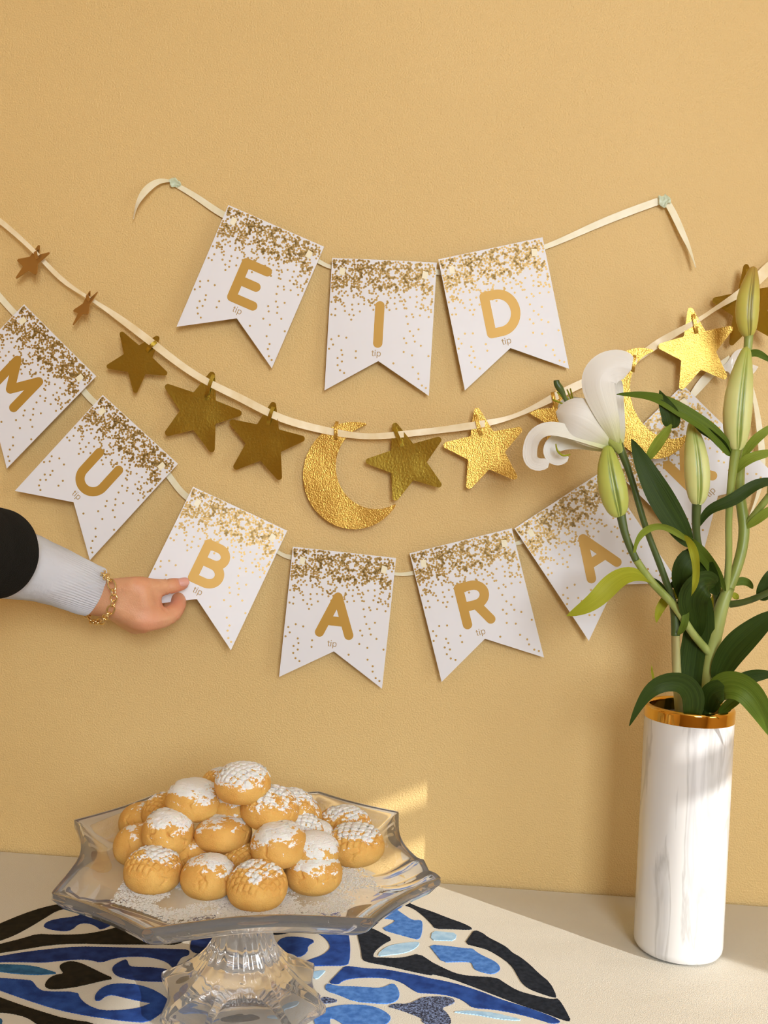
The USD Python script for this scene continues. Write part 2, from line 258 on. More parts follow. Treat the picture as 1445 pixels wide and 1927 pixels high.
def window(name, axis, at, lo, hi, z0, z1, bars_h, bars_v):
    t0, t1 = (at + 0.03, at + 0.09) if axis == 'x' else (at - 0.09, at - 0.03)
    def b(p, q, r, s, d=0.0):
        return box((t0 + d, p, r), (t1 - d, q, s)) if axis == 'x' else box((p, t0 + d, r), (q, t1 - d, s))
    w = 0.05
    fr = cat_mesh([b(lo, hi, z0, z0 + w), b(lo, hi, z1 - w, z1), b(lo, lo + w, z0 + w, z1 - w), b(hi - w, hi, z0 + w, z1 - w)])
    x = UsdGeom.Xform.Define(stage, '/World/' + name); tag(x.GetPrim(), kind='structure'); p = x.GetPrim()
    obj('window_frame', fr, FRAME, p, False)
    for h in bars_h: obj('glazing_bar', b(lo + w, hi - w, h - 0.015, h + 0.015, 0.015), FRAME, p, False)
    for v in bars_v: obj('glazing_bar', b(v - 0.013, v + 0.013, z0 + w, z1 - w, 0.015), FRAME, p, False)
    obj('pane', b(lo + w, hi - w, z0 + w, z1 - w, 0.028), PANE, p, False)
WZ1 = 1.892
struct('wall_right', wall_with_hole('x', XR, -2.45, -1.425, 0.95, WZ1 + 0.05), ROOM)
window('window_1', 'x', XR, -2.45, -1.425, 0.95, WZ1 + 0.05, (1.837,), ())
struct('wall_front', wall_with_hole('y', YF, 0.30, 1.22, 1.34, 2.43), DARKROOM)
window('window_2', 'y', YF, 0.30, 1.22, 1.34, 2.43, (1.88,), (0.76,))
struct('floor', box((XL, YF, -0.05), (XR, 0, 0)), FLOOR)
struct('ceiling', box((XL - 0.12, YF - 0.12, ZC), (XR + 0.12, 0.12, ZC + 0.08)), CEIL)

# ------------------------------------------------------------------ table and cloth
TX0, TX1, TY0, TY1 = -1.0, 0.95, -0.62, -0.004
t = thing('table', 'wooden dining table hidden beneath the cream cloth', 'table', (0, -0.31, 0))
obj('table_top', rounded_box((TX0 + 0.01, TY0 + 0.01, TZ - 0.032), (TX1 - 0.01, TY1 - 0.004, TZ - 0.003), 0.004), WOOD, t)
for sx in (TX0 + 0.08, TX1 - 0.08):
    for sy in (TY0 + 0.08, TY1 - 0.08):
        obj('leg', rounded_box((sx - 0.03, sy - 0.03, 0.0), (sx + 0.03, sy + 0.03, TZ - 0.033), 0.006), WOOD, t)
def cloth_h(x, y):
    """gentle ripples in the cream cloth, fading out under the medallion"""
    x, y = np.asarray(x, float), np.asarray(y, float)
    far = np.clip((np.hypot((x + 0.18) / 1.0, (y + 0.36) / 1.0) - 0.30) / 0.12, 0, 1)
    p = np.stack([x * 7 + y * 4, y * 16 - x * 3, 0 * x], -1)
    return far * 0.0028 * (meshkit.fbm(p, 3, 4) - 0.5) * np.clip((-y) / 0.03, 0, 1)
def make_cloth():
    th = 0.0015
    xs = np.linspace(TX0, TX1, 190); ys = np.linspace(TY0, TY1, 90)
    X, Y = np.meshgrid(xs, ys, indexing='ij'); Zt = TZ + cloth_h(X, Y)
    top = np.stack([X, Y, Zt], -1)
    # overhang on the front and both short sides
    ringi = [(0, j) for j in range(89, -1, -1)] + [(i, 0) for i in range(1, 190)] + [(189, j) for j in range(1, 90)]
    e = np.array([top[i, j] for i, j in ringi]); nrm = np.array([(-1, 0) if i == 0 and j > 0 else (1, 0) if i == 189 and j > 0 else (0, -1) for i, j in ringi], float)
    s = np.r_[0, np.cumsum(np.linalg.norm(np.diff(e, axis=0), axis=1))]
    rows = [e]
    for k, dz in enumerate((0.006, 0.02, 0.06, 0.12, 0.2, 0.28)):
        q = e.copy(); amp = 0.022 * (dz / 0.28)
        o = 0.004 + (0.004 if k else 0) + amp * (0.6 + 0.5 * np.sin(s * 34) + 0.3 * np.sin(s * 13 + 1))
        q[:, :2] += nrm * o[:, None]; q[:, 2] = TZ - dz; q[:, 1] = np.minimum(q[:, 1], TY1); rows.append(q)
    sk = np.array(rows)
    v = np.vstack([top.reshape(-1, 3), sk.reshape(-1, 3)])
    f = np.vstack([grid_faces(190, 90), grid_faces(len(sk), len(e)) + 190 * 90])
    m = trimesh.Trimesh(v, f, process=False); m.merge_vertices()
    return m
tc_ = thing('tablecloth', 'cream cotton tablecloth with a blue and black appliqué medallion, covering the table', 'tablecloth', (0, -0.31, TZ))
obj('cloth', make_cloth(), CLOTH, tc_, True)
def zc(o, s): return lambda pts: [(o[0] + a / s, o[1] + b / s) for a, b in pts]
Z4, Z5, Z6, Z7 = zc((0, 1660), 4.379), zc((280, 1710), 4.25), zc((580, 1680), 5.558), zc((780, 1700), 4.661)
PATCHES = [
 ('black_patch', Z4([(-60, 372), (0, 345), (180, 270), (360, 210), (540, 175), (690, 205), (560, 215), (470, 235), (380, 290), (250, 370), (120, 440), (0, 485), (-60, 505)])),
 ('navy_patch', Z4([(357, 365), (380, 335), (450, 310), (640, 285), (665, 262), (690, 242), (840, 250), (960, 270), (1055, 293), (950, 340), (830, 398), (800, 370), (750, 345), (690, 338), (640, 350), (600, 390), (540, 408), (430, 395), (380, 380)])),
 ('black_patch', Z4([(-60, 530), (0, 515), (180, 470), (310, 430), (430, 438), (600, 438), (740, 428), (900, 395), (1000, 362), (1030, 357), (1080, 400), (1200, 440), (1395, 472)]) + [(319, 1756), (362, 1751), (352, 1763), (338, 1778)] + Z4([(1300, 515), (900, 515), (650, 505), (400, 520), (200, 555), (0, 585), (-60, 596)])),
 ('teal_patch', Z4([(1105, 320), (1180, 370), (1340, 420), (1360, 450), (1300, 440), (1180, 395), (1130, 360)])),
 ('navy_patch', Z4([(-60, 628), (0, 615), (200, 580), (450, 552), (640, 535), (900, 540), (1200, 550)]) + [(330, 1787), (356, 1788), (356, 1798), (342, 1801), (336, 1810), (329, 1822)] + Z4([(1425, 710), (1380, 660), (1250, 620), (1100, 612), (950, 625), (830, 667), (740, 640), (620, 638), (450, 655), (350, 665), (200, 660), (0, 660), (-60, 662)])),
 ('teal_patch', Z4([(-60, 690), (0, 680), (150, 685), (280, 695), (400, 730), (480, 755), (400, 762), (280, 768), (100, 755), (0, 740), (-60, 735)])),
 ('black_patch', Z4([(487, 695), (520, 670), (580, 655), (660, 668), (760, 715), (850, 760), (940, 798), (850, 812), (740, 840), (600, 870), (430, 888), (375, 870), (370, 840), (400, 800), (450, 770), (530, 757), (505, 730)])),
 ('navy_patch', Z4([(920, 715), (950, 680), (1030, 640), (1050, 650), (1060, 690), (1100, 705), (1300, 708), (1420, 735)]) + [(333, 1832), (318, 1848)] + Z4([(1280, 822), (1150, 815), (1000, 790), (940, 760)])),
 ('royal_patch', Z4([(-60, 790), (0, 795), (250, 812), (275, 830), (310, 880), (370, 908), (640, 908), (655, 960), (720, 1020), (840, 1065), (1000, 1060), (1130, 1045), (1200, 1020), (1250, 1000), (1190, 990), (1050, 960), (930, 930), (870, 940), (830, 975), (800, 983), (780, 970), (785, 930), (830, 880), (900, 848), (1000, 838), (1150, 850), (1300, 905), (1420, 1000), (1320, 1090), (1215, 1160), (1050, 1150), (900, 1130), (700, 1100), (500, 1060), (300, 1000), (0, 895), (-60, 870)])),
 ('black_patch', Z4([(-60, 930), (0, 955), (150, 1010), (350, 1075), (550, 1135), (780, 1165), (860, 1240), (600, 1300), (400, 1240), (300, 1169), (220, 1115), (100, 1085), (0, 1075), (-60, 1075)])),
 ('teal_patch', Z4([(-40, 1130), (0, 1125), (20, 1140), (15, 1169), (0, 1200), (-40, 1210)])),
 ('navy_patch', Z5([(175, 880), (205, 858), (240, 850), (260, 905), (225, 925), (190, 890)])),
 ('navy_patch', [(430, 1738), (403, 1745), (379, 1748), (366, 1760), (358, 1776), (358, 1790), (379, 1797), (391, 1792), (402, 1800), (420, 1790), (440, 1770)]),
 ('ink_patch', Z5([(985, 110), (1280, 115), (1280, 150), (1150, 190), (985, 217), (900, 180)])),
 ('royal_patch', Z5([(1020, 285), (1050, 245), (1120, 225), (1250, 235), (1335, 260), (1270, 300), (1270, 350), (1200, 395), (1150, 360), (1060, 350), (1030, 320)])),
 ('black_patch', Z5([(555, 800), (650, 760), (740, 725), (760, 780), (815, 745), (870, 790), (900, 830), (800, 860), (690, 870), (580, 860)])),
 ('blue_patch', Z5([(440, 540), (600, 430), (600, 480), (555, 560), (520, 545)])),
 ('blue_patch', Z5([(300, 720), (360, 680), (470, 660), (440, 720), (380, 770), (330, 780)])),
 ('ink_patch', Z5([(260, 640), (330, 590), (450, 565), (515, 575), (420, 630), (330, 665)])),
 ('light_blue_patch', Z5([(960, 770), (1060, 745), (1170, 740), (1130, 800), (950, 825)])),
 ('blue_patch', Z5([(250, 760), (310, 730), (400, 790), (560, 800), (540, 830), (400, 830), (280, 850)])),
 ('light_blue_patch', Z6([(10, 840), (100, 822), (190, 812), (140, 865), (90, 910), (50, 890)])),
 ('royal_patch', Z6([(75, 315), (350, 325), (395, 370), (420, 430), (440, 560), (430, 740), (380, 765), (200, 765), (0, 770), (-60, 740), (0, 710), (150, 660), (220, 600), (232, 560), (200, 500), (130, 440), (25, 400)])),
 ('royal_patch', Z6([(440, 775), (600, 797), (800, 805), (960, 835), (1150, 870), (1270, 902)]) + Z7([(150, 665), (330, 700), (560, 770), (760, 850), (960, 910), (1150, 975), (1270, 1030), (1275, 1050), (1200, 1058), (1120, 1030), (980, 990), (850, 960), (680, 930), (510, 920), (450, 870), (380, 830), (250, 800), (100, 790)]) + Z6([(1150, 1050), (1080, 1010), (980, 940), (850, 900), (700, 888), (550, 890), (420, 905), (350, 930), (320, 960), (250, 955), (220, 940), (270, 890), (340, 815), (385, 775)])),
 ('blue_patch', Z6([(205, 955), (240, 965), (320, 985), (400, 985), (580, 990), (720, 1005), (800, 990), (870, 955), (910, 965), (945, 1020), (955, 1080), (930, 1130), (850, 1165), (700, 1160), (480, 1140), (320, 1070), (190, 1030), (175, 980)])),
 ('ink_patch', Z6([(920, 120), (985, 70)]) + Z7([(0, 25), (150, 75), (300, 135), (430, 180), (515, 225), (470, 234), (300, 226), (180, 225)]) + Z6([(1290, 330), (1200, 240), (1100, 165), (1000, 130)])),
 ('ink_patch', Z7([(525, 235), (600, 265), (640, 300), (750, 355), (810, 390), (860, 440), (920, 470), (1010, 540), (1090, 620), (1190, 700), (1250, 825), (1220, 828), (1100, 790), (1000, 750), (940, 700), (900, 630), (860, 560), (790, 495), (650, 410), (560, 385), (440, 355), (485, 290)])),
 ('ink_patch', Z6([(480, 345), (580, 345), (650, 370), (760, 420), (885, 490), (800, 530), (720, 590), (680, 640), (680, 685), (800, 685), (920, 690), (1040, 675), (1155, 640), (1300, 735)]) + Z7([(150, 520), (310, 600), (400, 630), (520, 645), (720, 655), (800, 710), (900, 770), (1000, 800), (1100, 825), (1220, 850), (1250, 835), (1290, 880), (1335, 960), (1375, 1040), (1300, 1025), (1150, 965), (950, 900), (740, 820), (560, 750), (320, 660), (150, 620)]) + Z6([(1300, 870), (1100, 830), (850, 770), (600, 725), (562, 690), (555, 600), (530, 500), (510, 420)])),
 ('blue_patch', Z6([(750, 250), (800, 205), (850, 165), (910, 170), (980, 220), (1090, 295), (1170, 290), (1195, 310), (1190, 420), (1160, 495), (1080, 475), (950, 440), (760, 385), (850, 340), (915, 300), (880, 280), (780, 270)])),
 ('light_blue_patch', Z6([(720, 670), (750, 620), (820, 570), (900, 545), (1000, 530), (1165, 515), (1150, 560), (1080, 610), (980, 640), (850, 655)])),
 ('light_blue_patch', Z7([(155, 245), (260, 255), (370, 265), (355, 332), (250, 330), (140, 325)])),
 ('blue_patch', Z7([(120, 365), (300, 380), (450, 400), (510, 400), (540, 430), (600, 465), (700, 510), (745, 550), (750, 590), (690, 625), (600, 610), (520, 580), (505, 530), (480, 515), (380, 515), (245, 520), (180, 440)])),
 ('blue_patch', Z6([(40, 1240), (200, 1210), (340, 1180), (480, 1175), (640, 1185), (750, 1220), (820, 1260), (870, 1310), (830, 1373), (700, 1420), (400, 1420), (360, 1373), (250, 1310), (220, 1330), (240, 1420), (80, 1420)])),
 ('speckled_patch', Z6([(830, 1195), (900, 1165), (1050, 1170), (1150, 1120), (1240, 1095)]) + Z7([(10, 855), (80, 825), (250, 820), (340, 840), (355, 870), (320, 890), (230, 920), (290, 970), (325, 1040), (300, 1075), (150, 1085), (60, 1040)]) + Z6([(1200, 1320), (1050, 1260), (900, 1210)])),
 ('light_blue_patch', Z7([(320, 955), (450, 945), (560, 950), (700, 965), (950, 1025), (900, 1030), (750, 1020), (600, 990), (450, 970)])),
 ('speckled_patch', Z6([(90, 1150), (150, 1095), (210, 1100), (330, 1135), (200, 1165)])),
]
SHAPES = [(kind, Polygon(chaikin(np.array([at_z(a, b, TZ)[:2] for a, b in px]), 1)).buffer(0)) for kind, px in PATCHES]
e0, e1 = at_z(-400, 1935, TZ)[:2], at_z(1800, 1935, TZ)[:2]
near = Polygon([e0, e1, (e1[0], e1[1] - .6), (e0[0], e0[1] - .6)]); sewn = unary_union([g for _, g in SHAPES]).buffer(0.004)
def mirrored(g, yc=-0.345): return shapely.transform(g, lambda c: np.c_[c[:, 0], 2 * yc - c[:, 1]])
more = [(k, mirrored(g).intersection(near).difference(sewn)) for k, g in SHAPES]
more = [(k, Polygon(p.exterior)) for k, g in more for p in getattr(g, 'geoms', [g]) if p.area > 6e-5 and p.geom_type == 'Polygon']
for kind, pg in SHAPES + more:
    pg = pg.buffer(-0.0004).buffer(0.0004)
    # overcast stitches: tiny scallops along the sewn edge
    if pg.is_empty: continue
    parts_ = []
    for g in getattr(pg, 'geoms', [pg]):
        L = g.exterior.length; n = max(24, int(L / 0.0007)); s = np.linspace(0, L, n, endpoint=False)
        P = np.array([g.exterior.interpolate(a).coords[0] for a in s]); Tn = unit(np.roll(P, -1, 0) - np.roll(P, 1, 0)); Nn = np.stack([Tn[:, 1], -Tn[:, 0]], -1)
        P = P + Nn * (0.00022 * np.sin(2 * np.pi * s / 0.0031))[:, None]
        parts_.append(Polygon(P).buffer(0))
    mm = extrude(unary_union(parts_), 0.0009); mm.apply_translation((0, 0, TZ - 0.0002))
    obj(kind, mm, PATCH[kind], tc_, False)

# ------------------------------------------------------------------ bunting flags
FW, FN, FH = 0.1195, 0.960, 1.265        # width; notch and tip drop as fractions of the width
rng = np.random.default_rng(7)
def confetti():
    pts = []
    def add(u, v):
        if 0.012 < u < 0.988 and 0.012 < v < 1.2 and v < FN + (FH - FN) * abs(u - 0.5) * 2 - 0.05: pts.append((u, v)); return True
        return False
    def worms(n, v0, v1, p, pw=1.0):
        k = 0
        while k < n:
            u, v = rng.uniform(0, 1), v0 + (v1 - v0) * rng.uniform() ** pw; a = rng.uniform(0, 6.28)
            while True:
                k += add(u, v)
                if rng.uniform() > p: break
                a += rng.normal(0, 0.8); u += 0.020 * math.cos(a); v += 0.020 * math.sin(a)
    worms(760, 0.0, 0.28, 0.45, 1.2); worms(150, 0.22, 0.45, 0.3)
    for v0, v1, n in ((0.4, 0.55, 26), (0.5, 1.2, 34)):
        k = 0
        while k < n:
            u, v = rng.uniform(0.02, 0.98), rng.uniform(v0, v1)
            if v > 0.5 and 0.3 < u < 0.72 and v < 0.95: continue
            if all((u - a) ** 2 + (v - b) ** 2 > 0.0016 for a, b in pts[-40:]): k += add(u, v)
    return np.array(pts)
CONF = confetti()
def strokes(paths, r): return unary_union([LineString(p).buffer(r, quad_segs=8) for p in paths])
def arc(cx, cy, rx, ry, a0, a1, n=20): a = np.radians(np.linspace(a0, a1, n)); return [(cx + rx * math.cos(t), cy + ry * math.sin(t)) for t in a]
GL = {'E': ([[(0.62, 0), (0, 0), (0, 1), (0.62, 1)], [(0, 0.5), (0.50, 0.5)]], 0.62),
      'I': ([[(0, 0), (0, 1)]], 0.0),
      'D': ([[(0.28, 0), (0, 0), (0, 1), (0.28, 1)] + arc(0.28, 0.5, 0.46, 0.5, 90, -90)], 0.74),
      'M': ([[(0, 0), (0, 1), (0.42, 0.30), (0.84, 1), (0.84, 0)]], 0.84),
      'U': ([[(0, 1), (0, 0.36)] + arc(0.36, 0.36, 0.36, 0.36, 180, 360) + [(0.72, 1)]], 0.72),
      'B': ([[(0.34, 0), (0, 0), (0, 1), (0.32, 1)] + arc(0.32, 0.765, 0.26, 0.235, 90, -90) + [(0, 0.53)], [(0.32, 0.53)] + arc(0.34, 0.265, 0.30, 0.265, 90, -90)], 0.62),
      'A': ([[(0, 0), (0.40, 1), (0.80, 0)], [(0.16, 0.34), (0.64, 0.34)]], 0.80),
      'R': ([[(0, 0), (0, 1), (0.34, 1)] + arc(0.34, 0.735, 0.30, 0.265, 90, -90) + [(0, 0.47)], [(0.36, 0.47), (0.64, 0)]], 0.64),
      'K': ([[(0, 0), (0, 1)], [(0.60, 1), (0.02, 0.38)], [(0.24, 0.60), (0.62, 0)]], 0.62)}
def letter_shape(ch):
    paths, w = GL[ch]; h = 0.355; r = 0.0445
    return strokes([[(0.485 + (x - w / 2) * h, -0.835 + r + y * h) for x, y in p] for p in paths], r)
FLAGS = [  # letter, TL, TR, BR tip, BL tip (photo pixels), gap from the wall at each corner (m), label
 ('E', (430, 385), (607, 466), (514, 694), (332, 613), (.010, .006, .007, .014), 'white swallowtail bunting flag with gold letter E'),
 ('I', (624, 485), (822, 494), (806, 746), (612, 734), (.006, .006, .006, .009), 'white swallowtail bunting flag with gold letter I'),
 ('D', (826, 490), (1022, 446), (1068, 692), (875, 735), (.008, .005, .005, .010), 'white swallowtail bunting flag with gold letter D'),
 ('M', (44, 571), (184, 712), (17, 880), (-128, 746), (.010, .009, .012, .015), 'white swallowtail bunting flag with gold letter M, cut by the picture edge'),
 ('U', (190, 745), (333, 880), (175, 1047), (27, 922), (.008, .010, .016, .020), 'white swallowtail bunting flag with gold letter U'),
 ('B', (362, 920), (535, 1003), (430, 1218), (264, 1138), (.008, .006, .020, .042), 'white bunting flag with gold letter B, held by the hand'),
 ('A', (553, 1033), (743, 1054), (716, 1291), (528, 1271), (.008, .006, .007, .012), 'white bunting flag with gold letter A, between the flags B and R'),
 ('R', (774, 1047), (963, 1000), (1018, 1232), (833, 1277), (.007, .006, .006, .010), 'white swallowtail bunting flag with gold letter R'),
 ('A', (972, 998), (1142, 895), (1265, 1088), (1109, 1201), (.006, .005, .006, .012), 'white bunting flag with gold letter A, behind the lily leaves'),
 ('K', (1146, 868), (1285, 734), (1460, 908), (1323, 1035), (.006, .008, .009, .010), 'white swallowtail bunting flag with gold letter K, behind the lily buds'),
]
TPL = np.array([(0, 0), (1, 0), (1, -FH), (0, -FH)])
flag_frames = {}
for n_, (ch, tl, tr, br, bl, gaps, lab) in enumerate(FLAGS):
    Wp = np.array([at_y(*p, -g) for p, g in zip((tl, tr, br, bl), np.array(gaps) * 1.35 + 0.003)])
    T3 = np.c_[TPL * FW, np.zeros(4)]
    a, b = Wp - Wp.mean(0), T3 - T3.mean(0); U, S, Vt = np.linalg.svd(b.T @ a); R3 = U @ np.diag([1, 1, np.sign(np.linalg.det(U @ Vt))]) @ Vt
    org = Wp.mean(0) - T3.mean(0) @ R3
    bend = 0.004 * (1 if n_ % 2 else -0.5)
    def place(m, lift, R3=R3, org=org, bend=bend):
        v = np.array(m.vertices); u = v[:, 0]; w = v[:, 1]
        q = np.c_[u * FW, w * FW, v[:, 2] + lift + bend * (0.25 - (u - 0.5) ** 2) * (1 + w * 0.3)]
        return trimesh.Trimesh(q @ R3 + org, m.faces, process=False)
    def subdiv(poly, n=14):
        """card outline cut into strips so it can bend"""
        cuts = np.linspace(0, 1, n + 1)
        return [poly.intersection(shapely.box(x0, -2, x1, 1)) for x0, x1 in zip(cuts[:-1], cuts[1:])]
    card = Polygon([(0, 0), (1, 0), (1, -FH), (0.5, -FN), (0, -FH)])
    slots = [shapely.box(u0 - 0.02, -0.16, u0 + 0.02, -0.09) for u0 in (0.105, 0.895)]
    t = thing('bunting_flag', lab, 'bunting flag', Wp.mean(0), 'letter flags of the two bunting strings')
    strips = []
    for p in subdiv(card):
        m = trimesh.creation.extrude_polygon(p, 0.0006, engine='earcut'); strips.append(m)
    cm = cat_mesh(strips)
    obj('card', place(cm, -0.0006), CARD, t, 30)
    lm = cat_mesh([trimesh.creation.extrude_polygon(g, 0.00016, engine='earcut') for s in subdiv(letter_shape(ch)) if not s.is_empty for g in getattr(s, 'geoms', [s]) if g.area > 1e-9])
    obj('letter', place(lm, 0.00002), PRINT, t, False, label=f'gold foil capital letter {ch}')
    a8 = np.linspace(0, 2 * np.pi, 9)[:-1]; rad = 0.0105
    dv = np.concatenate([CONF * [1, -1]]); cv = (dv[:, None] + rad * np.stack([np.cos(a8), np.sin(a8)], -1)[None])
    V = np.concatenate([dv[:, None], cv], 1).reshape(-1, 2); base = np.arange(len(dv))[:, None, None] * 9
    Fc = (base + np.array([[0, i + 1, (i + 1) % 8 + 1] for i in range(8)])[None]).reshape(-1, 3)
    obj('confetti_dots', place(trimesh.Trimesh(np.c_[V, 0 * V[:, 0]], Fc, process=False), 0.0001), DOTS, t, False, kind='stuff')
    tm = meshkit.text_mesh('tip', 0.058, 0.00012, bold=False); tm.vertices[:, 0] += 0.475 - tm.bounds[:, 0].mean(); tm.vertices[:, 1] -= 0.915
    tm.vertices[:, 2] = np.where(tm.vertices[:, 2] > 0.00006, 0.00012, 0)
    obj('lettering', place(tm, 0.00003), INK, t, False)
    for u0 in (0.105, 0.895):
        rb = extrude(Polygon([(u0 - 0.028, -0.155), (u0 + 0.022, -0.165), (u0 + 0.03, -0.095), (u0 - 0.02, -0.085)]), 0.0004)
        obj('ribbon_loop', place(rb, 0.0001), SHEER, t, False)
    flag_frames[n_] = (R3, org)

# ------------------------------------------------------------------ ribbons
def ribbon(pts, width_px, twist=None, n=None, thick=0.0004):
    """pts: (px, py, gap from wall); flat band facing the room, twisted by the given degrees at each point"""
    P = np.array([at_y(a, b, -g) for a, b, g in pts]); n = n or len(pts) * 8
    tw = np.radians(np.zeros(len(pts)) if twist is None else twist); wd = np.broadcast_to(np.asarray(width_px, float), (len(pts),))
    C = spline(np.c_[P, tw[:, None] * 0.05, wd[:, None] * 0.001], n); tw, wd = C[:, 3] / 0.05, C[:, 4] / 0.001; C = C[:, :3]
    T = unit(np.gradient(C, axis=0)); N = unit(np.array([0, -1.0, 0]) - T * (T @ [0, -1.0, 0])[:, None]); S = np.cross(T, N)
    S2 = S * np.cos(tw)[:, None] + N * np.sin(tw)[:, None]; N2 = np.cross(S2, T)
    hw = (wd * 0.000612 / 2)[:, None]
    ring = np.stack([C - S2 * hw - N2 * thick / 2, C + S2 * hw - N2 * thick / 2, C + S2 * hw + N2 * thick / 2, C - S2 * hw + N2 * thick / 2], 1)
    v = ring.reshape(-1, 3); f = grid_faces(n, 4, False, True); e = (n - 1) * 4
    m = trimesh.Trimesh(v, np.vstack([f, [[0, 1, 2], [0, 2, 3], [e, e + 2, e + 1], [e, e + 3, e + 2]]]), process=False)
    if m.volume < 0: m.invert()
    return m
t = thing('ribbon', 'pale cream ribbon carrying the flags E, I and D, its ends hanging loose', 'ribbon', at_y(720, 430, -0.003))
obj('tail', ribbon([(251, 412, .012), (258, 385, .016), (274, 359, .014), (295, 343, .008), (322, 341, .004)], [3, 8, 15, 14, 8], [50, 25, 10, 20, 50]), SHEER, t)
obj('band', ribbon([(322, 343, .003), (370, 371, .003), (420, 404, .004), (520, 450, .0035), (600, 492, .004), (624, 503, .004), (722, 512, .0035), (824, 512, .004), (832, 512, .004), (930, 490, .003), (1022, 466, .003), (1130, 420, .003), (1252, 374, .004)], [8, 11, 12, 9, 8, 7, 10, 10, 11, 10, 9, 13, 13]), SHEER, t)
obj('tail', ribbon([(1248, 371, .004), (1264, 396, .006), (1283, 436, .008), (1297, 468, .010), (1309, 503, .013)], [10, 13, 12, 9, 4], [0, 10, 15, 35, 60]), SHEER, t)
t = thing('ribbon', 'pale cream ribbon carrying the flags M, U, B, A, R, A and K', 'ribbon', at_y(640, 1000, -0.003))
obj('band', ribbon([(-230, 330, .003), (-160, 400, .003), (-90, 470, .004), (-30, 525, .004), (28, 590, .005), (110, 670, .005), (168, 748, .005), (250, 815, .005), (325, 905, .006), (356, 938, .006), (450, 985, .004), (528, 1042, .005), (555, 1050, .005), (650, 1062, .0045), (743, 1080, .005), (778, 1078, .005), (870, 1050, .004), (968, 1024, .004), (990, 1015, .004), (1070, 960, .003), (1140, 915, .003), (1170, 880, .003), (1230, 810, .004), (1290, 758, .006), (1320, 722, .006), (1350, 693, .006), (1376, 678, .004)], [12] * 11 + [7] + [10] * 2 + [6, 8] + [9] + [6] + [10] * 5 + [8, 16, 15, 20]), SHEER, t)
obj('tail', ribbon([(1376, 680, .004), (1402, 705, .010), (1418, 745, .012), (1428, 800, .014), (1434, 860, .014), (1429, 920, .010), (1408, 978, .006)], [18, 12, 10, 11, 12, 10, 5], [0, 20, 30, 10, 10, 30, 50]), SHEER, t)
def crumple(px, py, gap, w, h, rot, seed, mats, name, lab, cat):
    n = 12; u, v = np.meshgrid(np.linspace(-1, 1, n), np.linspace(-1, 1, n), indexing='ij'); c = at_y(px, py, -gap); s = 0.000612
    a = math.radians(rot); nz = meshkit.fbm(np.stack([u * 1.3 + seed, v * 1.3, 0 * u], -1), 3, seed)
    X = (u * w / 2 * (1 + 0.25 * np.sin(3 * v + seed)), v * h / 2 * (1 + 0.25 * np.cos(3 * u + seed)))
    P = np.stack([c[0] + (X[0] * math.cos(a) - X[1] * math.sin(a)) * s, c[1] - 0.007 * (nz - 0.4) * (1 - 0.5 * (u ** 2 + v ** 2) / 2), c[2] + (X[0] * math.sin(a) + X[1] * math.cos(a)) * s], -1).reshape(-1, 3)
    P[:, 1] = np.minimum(P[:, 1], -0.0012)
    B = P + [0, 0.0005, 0]; f = grid_faces(n, n); rim = [i * n for i in range(n)] + [(n - 1) * n + j for j in range(1, n)] + [i * n + n - 1 for i in range(n - 2, -1, -1)] + [j for j in range(n - 2, 0, -1)]
    k = n * n; sd = [[a_, b_, b_ + k] for a_, b_ in zip(rim, rim[1:] + rim[:1])] + [[a_, b_ + k, a_ + k] for a_, b_ in zip(rim, rim[1:] + rim[:1])]
    m = trimesh.Trimesh(np.vstack([P, B]), np.vstack([f, f[:, ::-1] + k, sd]), process=False); m.fix_normals()
    tag(obj(name, m, mats, None, 40), lab, cat)
crumple(329, 344, .006, 20, 15, -20, 1, TAPE, 'sticky_tape', 'greenish bit of sticky tape at the left end of the upper ribbon', 'tape')
crumple(1250, 377, .007, 18, 20, 30, 2, TAPE, 'sticky_tape', 'greenish bit of sticky tape at the right end of the upper ribbon', 'tape')
crumple(1388, 690, .008, 50, 42, 35, 5, CLEARTAPE, 'sticky_tape', 'crumpled clear tape behind the tallest lily bud', 'tape')

